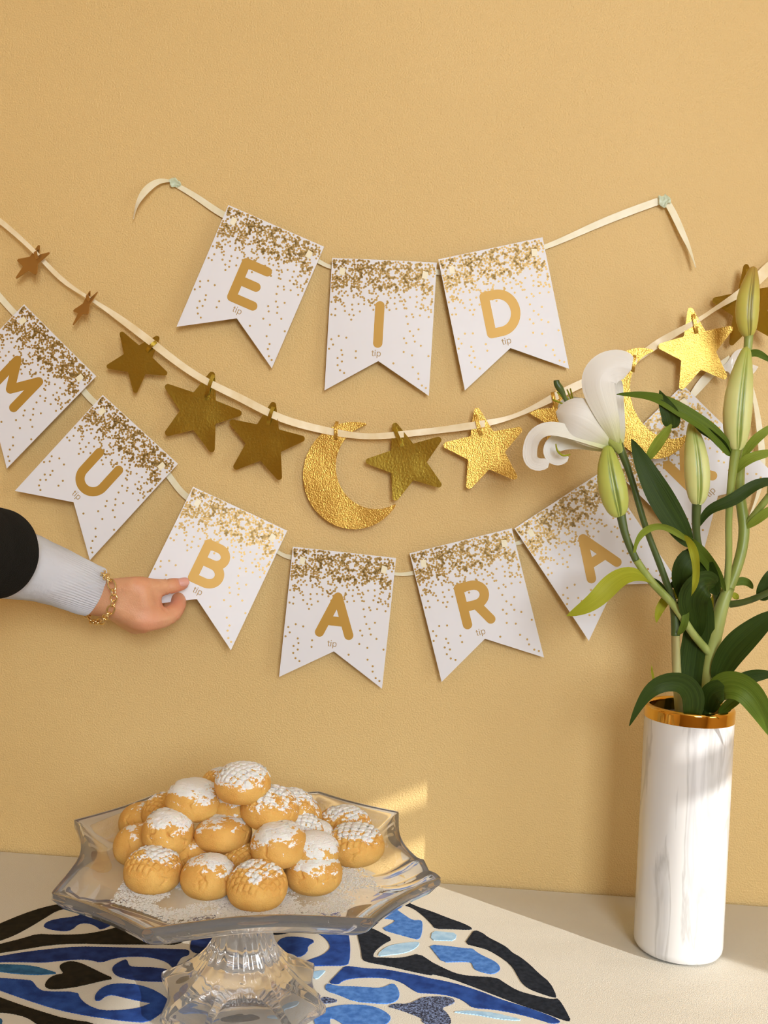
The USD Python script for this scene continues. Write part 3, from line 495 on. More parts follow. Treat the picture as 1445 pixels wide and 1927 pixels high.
# ------------------------------------------------------------------ star garland
def star2d(r=1.0, inner=0.43, rnd=0.07):
    a = np.radians(90 + 36 * np.arange(10)); rr = np.where(np.arange(10) % 2 == 0, r * 1.05, inner)
    p = Polygon(np.stack([rr * np.cos(a), rr * np.sin(a)], -1)); return p.buffer(-rnd).buffer(rnd, quad_segs=5).buffer(0.03).buffer(-0.03)
def moon2d():
    return shapely.Point(0, 0).buffer(1.0, quad_segs=48).difference(shapely.Point(0.40, 0.24).buffer(0.79, quad_segs=48)).buffer(-0.02).buffer(0.02)
STAR, MOON = star2d(), moon2d()
SR = 0.0485
PLANES = {}
def hung(kind, key, tips, gap, tilt, material, lab, strap, ref=None, cap=1.0, face=None):
    """pose a flat foil cut-out so that its corner points fall where the photo shows them; tilt = sign of the lean"""
    if kind == 'star': T2 = np.array([(math.cos(math.radians(90 - 72 * k)), math.sin(math.radians(90 - 72 * k))) for k in range(5)])
    else: T2 = np.array(ref, float)
    outline = STAR if kind == 'star' else MOON; edge = np.array(outline.exterior.coords); dy = np.zeros(2)
    for _ in range(6):                                # the lean moves points nearer or farther, so the fit is repeated
        P = np.array([at_y(*p, -gap + q @ dy) for p, q in zip(tips, T2)])[:, [0, 2]]
        A, *_ = np.linalg.lstsq(np.c_[T2, np.ones(len(T2))], P, rcond=None); c, A = A[2], A[:2].T
        U, S, Vt = np.linalg.svd(A)
        if face is not None: dy = A.T @ [-math.tan(math.radians(face[0])), math.tan(math.radians(face[1]))]      # turned left / up by so many degrees
        else: dy = math.sqrt(max(S[0] ** 2 - S[1] ** 2, 0)) * tilt * cap * Vt[1]
        gap = max(gap, np.abs(edge @ dy).max() + 0.004)
    def w(m):
        v = np.array(m.vertices); q = v[:, :2] @ A.T + c
        n = unit(np.cross([A[0, 0], dy[0], A[1, 0]], [A[0, 1], dy[1], A[1, 1]])); n = n if n[1] < 0 else -n
        bow = 0.0016 * (v[:, 0] ** 2 + 0.5 * v[:, 1])
        out = np.c_[q[:, 0], -gap + v[:, :2] @ dy, q[:, 1]] + n * (v[:, 2] + bow)[:, None]
        return trimesh.Trimesh(out, m.faces, process=False)
    g = thing('hanging_' + kind, lab, kind, [c[0], -gap, c[1]], 'gold foil cut-outs on the star garland')
    cuts = np.linspace(-1.2, 1.2, 17); parts = [outline.intersection(shapely.box(a, -2, b, 2)) for a, b in zip(cuts[:-1], cuts[1:])]
    m = cat_mesh([trimesh.creation.extrude_polygon(q, 0.0007, engine='earcut') for s in parts if not s.is_empty for q in getattr(s, 'geoms', [s]) if q.area > 1e-9])
    mm = w(m); mm.merge_vertices(); mm.fix_normals()
    obj('foil_card', mm, material, g, 25)
    # the strap cut in the point, through which the ribbon runs
    inv = np.linalg.inv(A)
    a, b = [inv @ (at_y(*p, -gap)[[0, 2]] - c) for p in strap]; L = np.linalg.norm(b - a); e = (b - a) / L; o = np.array([-e[1], e[0]]); ws = 0.0021 / S[0]
    n = 13; s = np.linspace(0, 1, n); lift = 0.0008 + 0.0034 * np.sin(np.pi * s) ** 0.7
    ctr = a + (b - a) * s[:, None]
    V = np.concatenate([np.c_[ctr + o * sg * ws, lift + dz] for sg, dz in ((-1, 0), (1, 0), (1, 0.0006), (-1, 0.0006))])
    V = V.reshape(4, n, 3).transpose(1, 0, 2).reshape(-1, 3)
    sm = trimesh.Trimesh(V, np.vstack([grid_faces(n, 4, False, True), [[0, 1, 2], [0, 2, 3], [n * 4 - 4, n * 4 - 2, n * 4 - 3], [n * 4 - 4, n * 4 - 1, n * 4 - 2]]]), process=False)
    q = w(sm); q.fix_normals(); obj('slit_strap', q, material, g, 30)
    PLANES[key] = lambda px, py: float(-(-gap + (inv @ (at_y(px, py, -gap)[[0, 2]] - c)) @ dy))
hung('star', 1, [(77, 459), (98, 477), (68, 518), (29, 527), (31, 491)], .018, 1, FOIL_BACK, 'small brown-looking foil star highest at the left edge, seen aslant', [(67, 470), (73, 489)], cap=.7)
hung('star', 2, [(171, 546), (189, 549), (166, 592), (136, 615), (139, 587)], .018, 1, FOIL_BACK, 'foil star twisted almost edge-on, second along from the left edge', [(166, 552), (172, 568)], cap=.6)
hung('star', 3, [(302, 629), (321, 707), (254, 745), (195, 692), (226, 620)], .017, 1, FOIL, 'olive-gold foil star just above the larger one, left of the letter E tip', [(295, 643), (276, 662)], face=(-2, 0))
hung('star', 4, [(404, 693), (462, 779), (403, 857), (305, 823), (306, 720)], .017, -1, FOIL, 'large olive-gold foil star hanging left of the one beside the moon', [(402, 705), (387, 753)], face=(-2, 1))
hung('star', 5, [(515, 748), (582, 826), (531, 909), (433, 886), (430, 790)], .016, -1, FOIL, 'dark gold foil star next to the central crescent moon on its left', [(515, 766), (505, 800)], face=(2, 0))
hung('star', 6, [(741, 790), (835, 819), (836, 921), (741, 948), (680, 868)], .016, -1, FOIL, 'olive and copper foil star within the opening of the crescent moon', [(742, 804), (757, 840)], face=(4, 1))
hung('star', 7, [(895, 760), (988, 803), (978, 906), (877, 926), (828, 837)], .017, -1, FOIL_CRUMPLED, 'bright grained gold foil star under the letter D flag', [(895, 780), (906, 820)], face=(5, 1))
hung('star', 8, [(1046, 722), (1130, 765), (1112, 848), (1027, 836), (992, 779)], .014, -1, FOIL_CRUMPLED, 'gold foil star half hidden behind the open lily flower', [(1040, 738), (1048, 768)], face=(9, 0))
hung('star', 9, [(1302, 572), (1376, 613), (1378, 716), (1275, 741), (1230, 650)], .020, -1, FOIL_CRUMPLED, 'brightest pale gold foil star, above the letter K flag', [(1303, 592), (1310, 628)], face=(3, -3))
hung('star', 10, [(1411, 489), (1478, 538), (1466, 640), (1374, 657), (1328, 564)], .014, -1, FOIL, 'dark olive foil star behind the topmost lily bud', [(1408, 506), (1410, 541)], face=(24, 0))
MREF = [(-1, 0), (0.14, -0.99), (0.93, -0.36), (0.17, 0.98), (-0.39, 0.24)]
hung('moon', 11, [(567, 878), (668, 988), (741, 954), (701, 793), (636, 872)], .013, -1, FOIL_CRUMPLED, 'large gold foil crescent moon at the middle of the garland', [(634, 793), (632, 828)], MREF, face=(5, 3))
hung('moon', 12, [(1128, 745), (1232, 853), (1292, 826), (1240, 655), (1186, 728)], .024, -1, FOIL_CRUMPLED, 'gold foil crescent moon behind the open lily flower', [(1196, 668), (1192, 700)], MREF, face=(9, 2))
def gp(key, px, py): return (px, py, PLANES[key](px, py) + 0.0018)
t = thing('ribbon', 'cream satin ribbon carrying the gold stars and moons across the wall', 'ribbon', at_y(700, 800, -0.01))
path = [(-230, 235, .004), (-150, 300, .010), (-60, 372, .012), (0, 416, .012), gp(1, 71, 480), (118, 527, .012), gp(2, 168, 561), (215, 592, .014), gp(3, 286, 645), (345, 690, .016), gp(4, 397, 722), (450, 748, .016), gp(5, 511, 779), (560, 797, .014), gp(11, 633, 814), (690, 821, .014), gp(6, 748, 818), (830, 809, .014), gp(7, 900, 799), (970, 782, .014), gp(8, 1045, 746), (1110, 715, .012), gp(12, 1195, 676), (1240, 645, .014), gp(9, 1306, 607), (1352, 577, .016), gp(10, 1409, 540), (1445, 506, .012), (1500, 462, .01), (1620, 366, .008), (1700, 300, .004)]
wid = [12, 12, 9, 10, 8, 9, 6, 11, 14, 13, 13, 14, 14, 14, 13, 11, 12, 12, 13, 8, 14, 14, 13, 14, 9, 8, 17, 20, 18, 14, 14]
path = [(a, b, max(c, 0.004)) for a, b, c in path]
obj('band', ribbon(path, wid, n=300), SATIN, t)
# ------------------------------------------------------------------ vase
VX, VY, VR, VH = 0.235, -0.1273, 0.0439, 0.248
CLZ = TZ + 0.0016
def P_(r, zz): return (r, CLZ + zz)
t = thing('vase', 'tall white marbled ceramic cylinder vase with a gold rim', 'vase', (VX, VY, CLZ))
prof = [P_(0, 0), P_(VR - 0.006, 0), P_(VR - 0.0025, 0.001), P_(VR - 0.0006, 0.004), P_(VR, 0.008), P_(VR, 0.12), P_(VR, VH - 0.0135), P_(VR - 0.0045, VH - 0.0135), P_(VR - 0.0045, 0.02), P_(0, 0.016)]
obj('body', lathe(prof, 128, (VX, VY, 0)), MARBLE, t, 35)
a = np.linspace(-0.4, np.pi + 0.4, 12); rc = 0.0027
rim = [P_(VR - 0.0046, VH - 0.0135), P_(VR + 0.0003, VH - 0.0135), P_(VR + 0.0005, VH - 0.004)] + [P_(VR - 0.0024 + 0.0029 * math.cos(q), VH - 0.003 + 0.003 * math.sin(q)) for q in np.linspace(0.1, np.pi - 0.1, 9)] + [P_(VR - 0.0052, VH - 0.004), P_(VR - 0.0052, VH - 0.0135), P_(VR - 0.0046, VH - 0.0135)]
obj('gold_rim', lathe(rim, 128, (VX, VY, 0)), GOLD, t, 35, label='polished gold rim')
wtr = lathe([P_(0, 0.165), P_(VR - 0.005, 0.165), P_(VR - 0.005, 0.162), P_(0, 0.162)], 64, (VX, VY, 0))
obj('lining', wtr, DARKIN, t, 30, label='dark depth of the vase')

# ------------------------------------------------------------------ lilies
def blade(pts, width, tilt=0.0, fold=14.0, prof=(0.9, 1.0), n=26, m=9, wav=0.0, thick=0.0005, seed=0, cup=0.0):
    """leaf or petal: pts (px, py, y) from base to tip; width in photo pixels; tilt turns the blade about its midrib (deg, or a list); fold = keel angle; prof = (base power, tip power)"""
    P = np.array([at_y(*p) for p in pts]); tl = np.radians(np.interp(np.linspace(0, 1, n), np.linspace(0, 1, max(2, np.size(tilt))), np.broadcast_to(tilt, (max(2, np.size(tilt)),))))
    C = spline(P, n); T = unit(np.gradient(C, axis=0)); Vd = unit(EYE - C)
    S = unit(np.cross(T, Vd)); N = np.cross(S, T)
    for i in range(1, n):
        if S[i] @ S[i - 1] < 0: S[i] *= -1; N[i] *= -1
    S, N = S * np.cos(tl)[:, None] + N * np.sin(tl)[:, None], N * np.cos(tl)[:, None] - S * np.sin(tl)[:, None]
    t_ = np.linspace(0, 1, n); w = t_ ** prof[0] * (1 - t_) ** prof[1]; w = w / w.max(); w = np.maximum(w, 0.02 + 0.10 * (1 - t_) ** 3)
    hw = w * width / 2 * np.array([scale_at(c) for c in C]); u = np.linspace(-1, 1, m); fr = math.radians(fold)
    wave = wav * np.sin(t_ * 15 + seed)[:, None] * (np.abs(u) ** 2)[None] * np.where(u > 0, 1, -1)[None]
    off = hw[:, None] * u[None] * math.cos(fr); up = hw[:, None] * (np.abs(u)[None] * math.sin(fr) + cup * u[None] ** 2) + wave
    G = C[:, None] + S[:, None] * off[..., None] + N[:, None] * up[..., None]
    th = thick * (1 - 0.7 * np.abs(u))[None, :, None] * N[:, None]
    A, B = (G + th / 2).reshape(-1, 3), (G - th / 2).reshape(-1, 3); f = grid_faces(n, m); k = n * m
    rim = [j for j in range(m)] + [i * m + m - 1 for i in range(1, n)] + [(n - 1) * m + j for j in range(m - 2, -1, -1)] + [i * m for i in range(n - 2, 0, -1)]
    sd = [[a_, b_, b_ + k] for a_, b_ in zip(rim, rim[1:] + rim[:1])] + [[a_, b_ + k, a_ + k] for a_, b_ in zip(rim, rim[1:] + rim[:1])]
    f = np.vstack([f, f[:, ::-1] + k, np.array(sd)[:, ::-1]]); v = np.vstack([A, B])
    if trimesh.Trimesh(v, f, process=False).volume < 0: f = f[:, ::-1]
    uv = np.stack(np.broadcast_arrays((u * 0.5 + 0.5)[None], t_[:, None]), -1).reshape(-1, 2); uv = np.vstack([uv, uv]) + [seed * 1.37 % 5 * 0, 0]
    return v, f, uv
def add_blade(parent, name, material, *a, **k):
    v, f, uv = blade(*a, **k); return obj(name, (v, f), material, parent, True, uv)
def add_tube(parent, name, material, pts, rad_px, n=12, k=None):
    P = np.array([at_y(*p) for p in pts]); C = spline(P, k or max(10, 7 * len(pts)))
    r = np.interp(np.linspace(0, 1, len(C)), np.linspace(0, 1, np.size(rad_px) if np.size(rad_px) > 1 else 2), np.broadcast_to(rad_px, (max(2, np.size(rad_px)),))) * np.array([scale_at(c) for c in C])
    v, f, uv = tube(C, r, n); return obj(name, (v, f), material, parent, True, uv)
def add_bud(parent, pts, width, material, name='bud', spin=0.0):
    P = np.array([at_y(*p) for p in pts]); C = spline(P, 40); tt = np.linspace(0, 1, 40)
    # slow swelling, greatest about two fifths of the way up, drawn out to a blunt tip
    r = np.interp(tt, [0, .03, .10, .22, .38, .55, .72, .86, .95, .985, 1], [.30, .52, .74, .92, 1.0, .95, .78, .55, .36, .24, .03])
    r = r * width / 2 * np.array([scale_at(c) for c in C])
    lob = lambda a: 1 + 0.035 * np.cos(3 * a + math.pi) - 0.085 * np.exp(-((np.abs(((a * 3 + math.pi) % (2 * math.pi)) - math.pi)) / 0.30) ** 2)
    v, f, uv = tube(C, r, 60, True, lob); return obj(name, (v, f), material, parent, True, uv)
D0 = VY                                             # the bouquet's middle depth
# --- first stem: the thick pale one with three buds
s1 = thing('lily_stem', 'thick pale green lily stem forking to the two tallest buds and the left drooping one', 'lily', (VX + 0.01, D0, CLZ + VH))
add_tube(s1, 'stem', STEM, [(1322, 1420, D0 + .005), (1327, 1313, D0), (1338, 1236, D0 - .004), (1357, 1145, D0 - .006), (1372, 1105, D0 - .006)], [13, 13, 13.5, 13.5, 10.5], 16)
add_tube(s1, 'branch', STEM, [(1366, 1122, D0 - .006), (1386, 1070, D0 - .004), (1400, 994, D0 + .002), (1392, 929, D0 + .010), (1396, 850, D0 + .022), (1402, 740, D0 + .030), (1409, 630, D0 + .034)], [9, 10, 10.5, 9, 7, 7, 8.5])
add_tube(s1, 'branch', STEM, [(1365, 1120, D0 - .008), (1371, 1050, D0 - .016), (1371, 986, D0 - .022), (1377, 900, D0 - .028), (1385, 842, D0 - .030)], [6, 6.5, 6.5, 7.5, 9.5])
add_tube(s1, 'branch', STEM, [(1336, 1230, D0 - .006), (1300, 1187, D0 - .016), (1267, 1138, D0 - .026), (1229, 1098, D0 - .034), (1196, 1052, D0 - .040)], [8, 7.5, 7.5, 7.5, 7])
add_tube(s1, 'branch', STEM_DARK, [(1197, 1054, D0 - .040), (1178, 1010, D0 - .042), (1168, 967, D0 - .042)], [7, 7, 9])
add_tube(s1, 'branch', STEM_DARK, [(1374, 1137, D0 - .006), (1395, 1134, D0 - .014), (1425, 1124, D0 - .025), (1470, 1102, D0 - .04)], [7, 6, 6, 6])
add_tube(s1, 'branch', STEM, [(1400, 994, D0 + .002), (1420, 968, D0 - .004), (1450, 930, D0 - .012)], [7, 6.5, 7])
add_bud(s1, [(1408, 634, D0 + .034), (1405, 590, D0 + .033), (1410, 545, D0 + .034), (1418, 501, D0 + .036)], 43, BUD_BROWN)
add_bud(s1, [(1386, 847, D0 - .030), (1386, 790, D0 - .031), (1393, 720, D0 - .030), (1405, 652, D0 - .028)], 53, BUD_PALE)
add_bud(s1, [(1165, 972, D0 - .042), (1155, 930, D0 - .043), (1146, 880, D0 - .042), (1143, 838, D0 - .040)], 53, BUD)
add_bud(s1, [(1450, 935, D0 - .012), (1475, 900, D0 - .014), (1500, 850, D0 - .014), (1515, 810, D0 - .014)], 46, BUD)
# --- second stem: slender, bears the open flower
s2 = thing('lily_stem', 'slender dark lily stem with the open white flower', 'lily', (VX - 0.02, D0 - 0.012, CLZ + VH))
add_tube(s2, 'lower_stem', STEM_CUT, [(1284, 1400, D0 - .012), (1278, 1330, D0 - .014), (1273, 1260, D0 - .015), (1271, 1192, D0 - .016)], [9.5, 9, 8.5, 8])
add_tube(s2, 'stem', STEM_DARK, [(1271, 1196, D0 - .016), (1269, 1150, D0 - .016), (1262, 1120, D0 - .017), (1236, 1048, D0 - .022), (1213, 986, D0 - .026), (1187, 898, D0 - .030), (1164, 836, D0 - .034)], [8.5, 8, 6.5, 6, 6, 6, 8.5])
FL0 = D0 - .034
flower = UsdGeom.Xform.Define(stage, numbered(str(s2.GetPath()), 'flower')).GetPrim(); OFF[str(flower.GetPath())] = OFF[str(s2.GetPath())]; tag(flower, 'open white trumpet flower')
obj('flower_base', trimesh.Trimesh(*tube(spline(np.array([at_y(1168, 852, FL0), at_y(1160, 838, FL0), at_y(1146, 820, FL0)]), 10), np.array([6, 7.5, 9, 10, 11, 12, 13, 13.5, 13.5, 13]) * .00055, 20)[:2], process=False), LEAF['pale'], flower, True,
         uv=tube(spline(np.array([at_y(1168, 852, FL0), at_y(1160, 838, FL0), at_y(1146, 820, FL0)]), 10), np.ones(10), 20)[2])
def petal(pts, width, **k):
    k = dict(dict(fold=6, n=34, m=13, thick=0.0009), **k); return add_blade(flower, 'petal', PETAL, [(a, b, FL0 + c) for a, b, c in pts], width, **k)
petal([(1165, 842, .012), (1160, 800, .026), (1157, 760, .030), (1160, 722, .026), (1166, 712, .022)], 34, prof=(.4, .4), tilt=-10)                     # rear right
petal([(1160, 842, .010), (1120, 795, .030), (1090, 772, .036), (1066, 764, .036), (1050, 772, .034)], 50, prof=(.5, .6), tilt=10)                     # rear left
petal([(1161, 843, .0), (1126, 812, -.012), (1094, 791, -.017), (1066, 780, -.012), (1046, 775, -.002)], 84, prof=(.62, .62), tilt=4, fold=-7, cup=-.14)       # front left
petal([(1163, 844, -.002), (1147, 793, -.018), (1131, 748, -.024), (1126, 714, -.026), (1140, 695, -.026), (1166, 688, -.026), (1188, 695, -.026)], 66, prof=(.75, .28), tilt=[0, 0, 0, 0, 6, 10, 0], fold=-6, cup=-.10, wav=.0008)   # front, bent over to the right
petal([(1158, 844, .0), (1110, 826, -.006), (1062, 811, -.010), (1030, 808, -.010), (1008, 820, -.008), (998, 845, -.006), (1001, 867, -.008), (1015, 874, -.010), (1034, 869, -.012)], 29, prof=(.30, .22), tilt=[-10, -15, -20, -25, -20, -10, 0], fold=8)  # lower left, curling down
petal([(1150, 842, .008), (1105, 830, .014), (1066, 828, .014), (1043, 837, .010), (1038, 853, .004), (1050, 864, -.002), (1070, 860, -.004)], 36, prof=(.30, .40), tilt=[10, 15, 10, 0], fold=10)      # behind it, curled round
add_tube(flower, 'stamen', LEAF['yellow'], [(1046, 836, FL0 - .006), (1050, 850, FL0 - .012), (1060, 857, FL0 - .014), (1073, 855, FL0 - .014)], [1.2, 1.8, 2.0, 1.4], 8)
TH = (1088, 785)
add_tube(flower, 'pistil', STEM_DARK, [(1120, 805, FL0 + .012), (1080, 772, FL0 + .012), (1064, 752, FL0 + .010), (1056, 735, FL0 + .009), (1048, 722, FL0 + .008), (1047, 716, FL0 + .008)], [3.0, 3.2, 3.2, 4.0, 7.0, 5.5], 12)
for tip, dy in (((1048, 738), .0), ((1040, 752), .004), ((1052, 757), -.004), ((1067, 733), .014), ((1073, 731), .018), ((1062, 742), .008)):
    add_tube(flower, 'stamen', LEAF['yellow'], [(1118, 806, FL0 + .012), (1085, 775, FL0 + .010 + dy * .5), ((tip[0] + 1078) / 2 + 2, (tip[1] + 770) / 2, FL0 + .010 + dy), (*tip, FL0 + .008 + dy)], [2.0, 2.2, 1.8, 1.3], 8)
# --- third stem: dark, with the middle bud
s3 = thing('lily_stem', 'dark curved lily stem with the bud in front of the letter K', 'lily', (VX + 0.004, D0 - 0.02, CLZ + VH))
add_tube(s3, 'stem', STEM_DARK, [(1318, 1400, D0 + .016), (1322, 1300, D0 + .014), (1338, 1200, D0 + .010), (1350, 1135, D0 + .004), (1338, 1085, D0 - .010), (1318, 1040, D0 - .022), (1310, 1000, D0 - .028), (1311, 946, D0 - .034)], [8, 8, 8, 7, 7, 7, 7, 9])
add_bud(s3, [(1312, 950, D0 - .034), (1312, 905, D0 - .035), (1308, 850, D0 - .034), (1301, 792, D0 - .032)], 47, BUD_PALE)
# leaves: (stem, tone, points, width, options)
LEAVES = [
 (s2, 'dark', [(1300, 1030, -.040), (1262, 968, -.044), (1226, 905, -.046), (1188, 826, -.040)], 50, dict(prof=(.55, .75), fold=10, tilt=-8)),
 (s1, 'mid', [(1365, 1112, -.016), (1340, 1066, -.026), (1310, 1030, -.036), (1282, 1004, -.042)], 26, dict(prof=(.6, .5), tilt=20)),
 (s1, 'light', [(1300, 1022, -.044), (1270, 1000, -.050), (1240, 990, -.052), (1212, 1000, -.050), (1196, 1025, -.046), (1193, 1052, -.042)], 15, dict(prof=(.5, .7), tilt=30)),
 (s1, 'yellow', [(1288, 1008, -.056), (1302, 1028, -.066), (1310, 1062, -.070), (1308, 1100, -.068), (1300, 1122, -.064)], 17, dict(prof=(.5, .8), tilt=-20)),
 (s1, 'yellow', [(1228, 1098, -.036), (1196, 1082, -.044), (1160, 1092, -.052), (1116, 1132, -.056), (1066, 1159, -.050)], 38, dict(prof=(.8, .8), tilt=[-55, -30, 5, 5], fold=8)),
 (s1, 'dark', [(1262, 1128, -.022), (1240, 1100, -.028), (1212, 1084, -.032), (1186, 1080, -.036)], 16, dict(prof=(.5, .7), tilt=40)),
 (s1, 'mid', [(1376, 858, -.028), (1338, 812, -.044), (1275, 770, -.050), (1228, 748, -.044), (1160, 742, -.034)], 30, dict(prof=(.40, .75), tilt=-25, fold=18)),
 (s1, 'dark', [(1374, 856, -.026), (1350, 826, -.038), (1322, 806, -.042), (1300, 792, -.044)], 22, dict(prof=(.5, .6), tilt=40)),
 (s3, 'dark', [(1262, 806, -.046), (1262, 785, -.048), (1252, 762, -.048), (1241, 734, -.044)], 34, dict(prof=(.35, .9), fold=8)),
 (s3, 'light', [(1264, 798, -.047), (1248, 820, -.044), (1234, 840, -.040), (1216, 868, -.034)], 21, dict(prof=(.6, .5), fold=16)),
 (s1, 'dark', [(1348, 1120, -.018), (1330, 1075, -.022), (1305, 1050, -.026), (1286, 1068, -.028), (1284, 1110, -.020), (1294, 1150, -.012)], 44, dict(prof=(.4, .7), tilt=[30, 20, 0, 0], fold=10)),
 (s1, 'dark', [(1346, 1100, -.026), (1324, 1098, -.042), (1306, 1120, -.040), (1308, 1160, -.022), (1314, 1204, -.002)], 56, dict(prof=(.55, .8), tilt=[25, 5, -5, 0], fold=14)),
 (s2, 'dark', [(1310, 1390, -.002), (1304, 1300, -.002), (1312, 1220, -.004), (1318, 1150, -.010), (1316, 1100, -.02)], 62, dict(prof=(.25, .4), fold=8)),
 (s2, 'dark', [(1312, 1380, .006), (1326, 1260, .006), (1330, 1190, .002), (1318, 1120, -.004)], 40, dict(prof=(.3, .5), fold=8)),
 (s1, 'yellow', [(1352, 1105, .016), (1352, 1130, .018), (1343, 1156, .018), (1332, 1182, .016)], 30, dict(prof=(.5, .6), fold=8)),
 (s1, 'yellow', [(1374, 1118, .01), (1384, 1122, .012), (1388, 1128, .012)], 12, dict(prof=(.5, .5))),
 (s1, 'dark', [(1346, 1285, -.012), (1374, 1232, -.022), (1412, 1192, -.030), (1462, 1150, -.036)], 52, dict(prof=(.5, .6), fold=12, tilt=10)),
 (s1, 'mid', [(1340, 1330, -.028), (1362, 1292, -.050), (1398, 1296, -.062), (1430, 1332, -.066), (1456, 1392, -.060)], 54, dict(prof=(.5, .7), tilt=[35, 10, -10, -10], fold=16)),
 (s1, 'dark', [(1332, 1340, -.022), (1346, 1304, -.046), (1366, 1300, -.052), (1384, 1310, -.050)], 46, dict(prof=(.5, .6), tilt=[20, 10], fold=10)),
 (s1, 'dark', [(1364, 1300, -.010), (1392, 1282, -.016), (1420, 1272, -.020), (1462, 1268, -.024)], 26, dict(prof=(.6, .7))),
 (s1, 'mid', [(1352, 1344, -.020), (1372, 1326, -.026), (1392, 1310, -.030), (1412, 1288, -.030)], 20, dict(prof=(.5, .7))),
 (s2, 'dark', [(1300, 1352, -.036), (1304, 1312, -.048), (1280, 1284, -.058), (1236, 1290, -.062), (1206, 1322, -.060), (1184, 1366, -.054)], 42, dict(prof=(.3, .85), tilt=[0, 0, 20, 25, 20], fold=12)),
 (s3, 'dark', [(1312, 996, -.024), (1336, 960, -.030), (1378, 941, -.034), (1420, 914, -.034), (1460, 904, -.034)], 24, dict(prof=(.7, .5), tilt=10)),
 (s1, 'light', [(1396, 866, -.010), (1412, 838, -.016), (1432, 818, -.02), (1462, 796, -.02)], 18, dict(prof=(.6, .6))),
 (s1, 'light', [(1380, 893, -.020), (1400, 870, -.028), (1424, 858, -.032), (1462, 850, -.034)], 20, dict(prof=(.6, .6), tilt=10)),
 (s1, 'mid', [(1400, 672, .026), (1420, 664, .024), (1436, 670, .022), (1456, 684, .02)], 14, dict(prof=(.4, .7))),
 (s2, 'yellow', [(1264, 1108, -.008), (1250, 1132, -.012), (1240, 1150, -.014), (1235, 1172, -.012)], 18, dict(prof=(.6, .8))),
 (s2, 'yellow', [(1268, 1126, -.006), (1278, 1112, -.008), (1286, 1104, -.008), (1296, 1098, -.006)], 22, dict(prof=(.5, .6))),
 (s2, 'dark', [(1262, 1102, -.010), (1274, 1098, -.014), (1284, 1090, -.014), (1294, 1078, -.01)], 20, dict(prof=(.5, .5))),
 (s2, 'mid', [(1276, 1194, -.022), (1286, 1178, -.026), (1291, 1152, -.026), (1292, 1130, -.022)], 14, dict(prof=(.5, .7))),
 (s2, 'dark', [(1276, 1190, -.012), (1280, 1150, -.012), (1284, 1110, -.010)], 16, dict(prof=(.4, .4))),
 (s1, 'mid', [(1372, 1100, .004), (1392, 1094, .006), (1406, 1096, .006), (1417, 1108, .006)], 16, dict(prof=(.5, .6))),
 (s1, 'dark', [(1428, 1128, -.020), (1440, 1112, -.022), (1450, 1090, -.024), (1462, 1064, -.024)], 34, dict(prof=(.5, .7))),
 (s1, 'light', [(1403, 994, -.002), (1424, 978, -.008), (1446, 962, -.012), (1470, 950, -.014)], 18, dict(prof=(.6, .6))),
 (s3, 'yellow', [(1232, 1296, -.02), (1230, 1280, -.021), (1227, 1264, -.021), (1226, 1252, -.02)], 5, dict(prof=(.3, .5))),
]
for i, (st, tone, pts, w, k) in enumerate(LEAVES):
    add_blade(st, 'leaf', LEAF[tone], [(a_, b_, D0 + c_) for a_, b_, c_ in pts], w, seed=i, wav=0.0006, **k)

# ------------------------------------------------------------------ glass cake stand
SX, SY, RIM = -0.178, -0.2955, 0.1357
GZ = TZ + 0.0016
TIPS = np.sort(np.concatenate([[61 - 16.5 + 90 * k, 61 + 16.5 + 90 * k] for k in range(4)]) % 360)
def star_radius(a, deep_long=0.855, deep_short=0.945):
    """radius (tips = 1) of the eight-pointed outline with hollowed sides"""
    d = np.degrees(a) % 360; i = np.searchsorted(TIPS, d, 'right') - 1; lo = TIPS[i]; hi = np.where(i == 7, TIPS[0] + 360, TIPS[(i + 1) % 8]); lo = np.where(i == -1, lo - 360, lo)
    gap = hi - lo; s = (d - lo) / gap
    mid = np.where(gap > 45, deep_long * np.cos(np.radians(gap / 2)) / math.cos(math.radians(28.5)) * 1.0, deep_short)
    chord = np.cos(np.radians(gap / 2)) / np.cos(np.radians((s - 0.5) * gap))
    flat = np.where(gap > 45, 0.80, 0.935)            # radius at the middle of the side
    lin = chord - (np.cos(np.radians(gap / 2)) - flat) * (1 - (2 * s - 1) ** 2)
    return lin
NA = 384
ang = np.linspace(0, 2 * np.pi, NA, endpoint=False); ang = np.sort(np.r_[ang[:-8], np.radians(TIPS)]); NA = len(ang)
sr = star_radius(ang); k_ = np.exp(-np.linspace(-2.2, 2.2, 7) ** 2); k_ /= k_.sum(); sr = np.convolve(np.r_[sr[-3:], sr, sr[:3]], k_, 'valid')
R0 = 0.1765
def star_solid(rings):
    """rings: (radius factor, star weight, z, twist): closed surface from the axis to the axis"""
    V = []
    for r, wgt, zz, *tw in rings:
        a_ = ang + (tw[0] if tw else 0); rr = r * (1 - wgt + wgt * sr)
        V.append(np.stack([SX + rr * np.cos(a_), SY + rr * np.sin(a_), np.full(NA, zz)], -1))
    v = np.array(V).reshape(-1, 3); n = len(rings); f = grid_faces(n, NA, False, True)
    c0 = [[n * NA, (j + 1) % NA, j] for j in range(NA)]; c1 = [[n * NA + 1, (n - 1) * NA + j, (n - 1) * NA + (j + 1) % NA] for j in range(NA)]
    v = np.vstack([v, [SX, SY, rings[0][2]], [SX, SY, rings[-1][2]]]); m = trimesh.Trimesh(v, np.vstack([f, c0, c1]), process=False)
    if m.volume < 0: m.invert()
    return m
ZR = TZ + RIM; ZF = ZR - 0.020                     # rim and floor heights
cs = thing('cake_stand', 'clear glass cake stand with an eight-pointed plate and fluted foot', 'cake stand', (SX, SY, GZ))
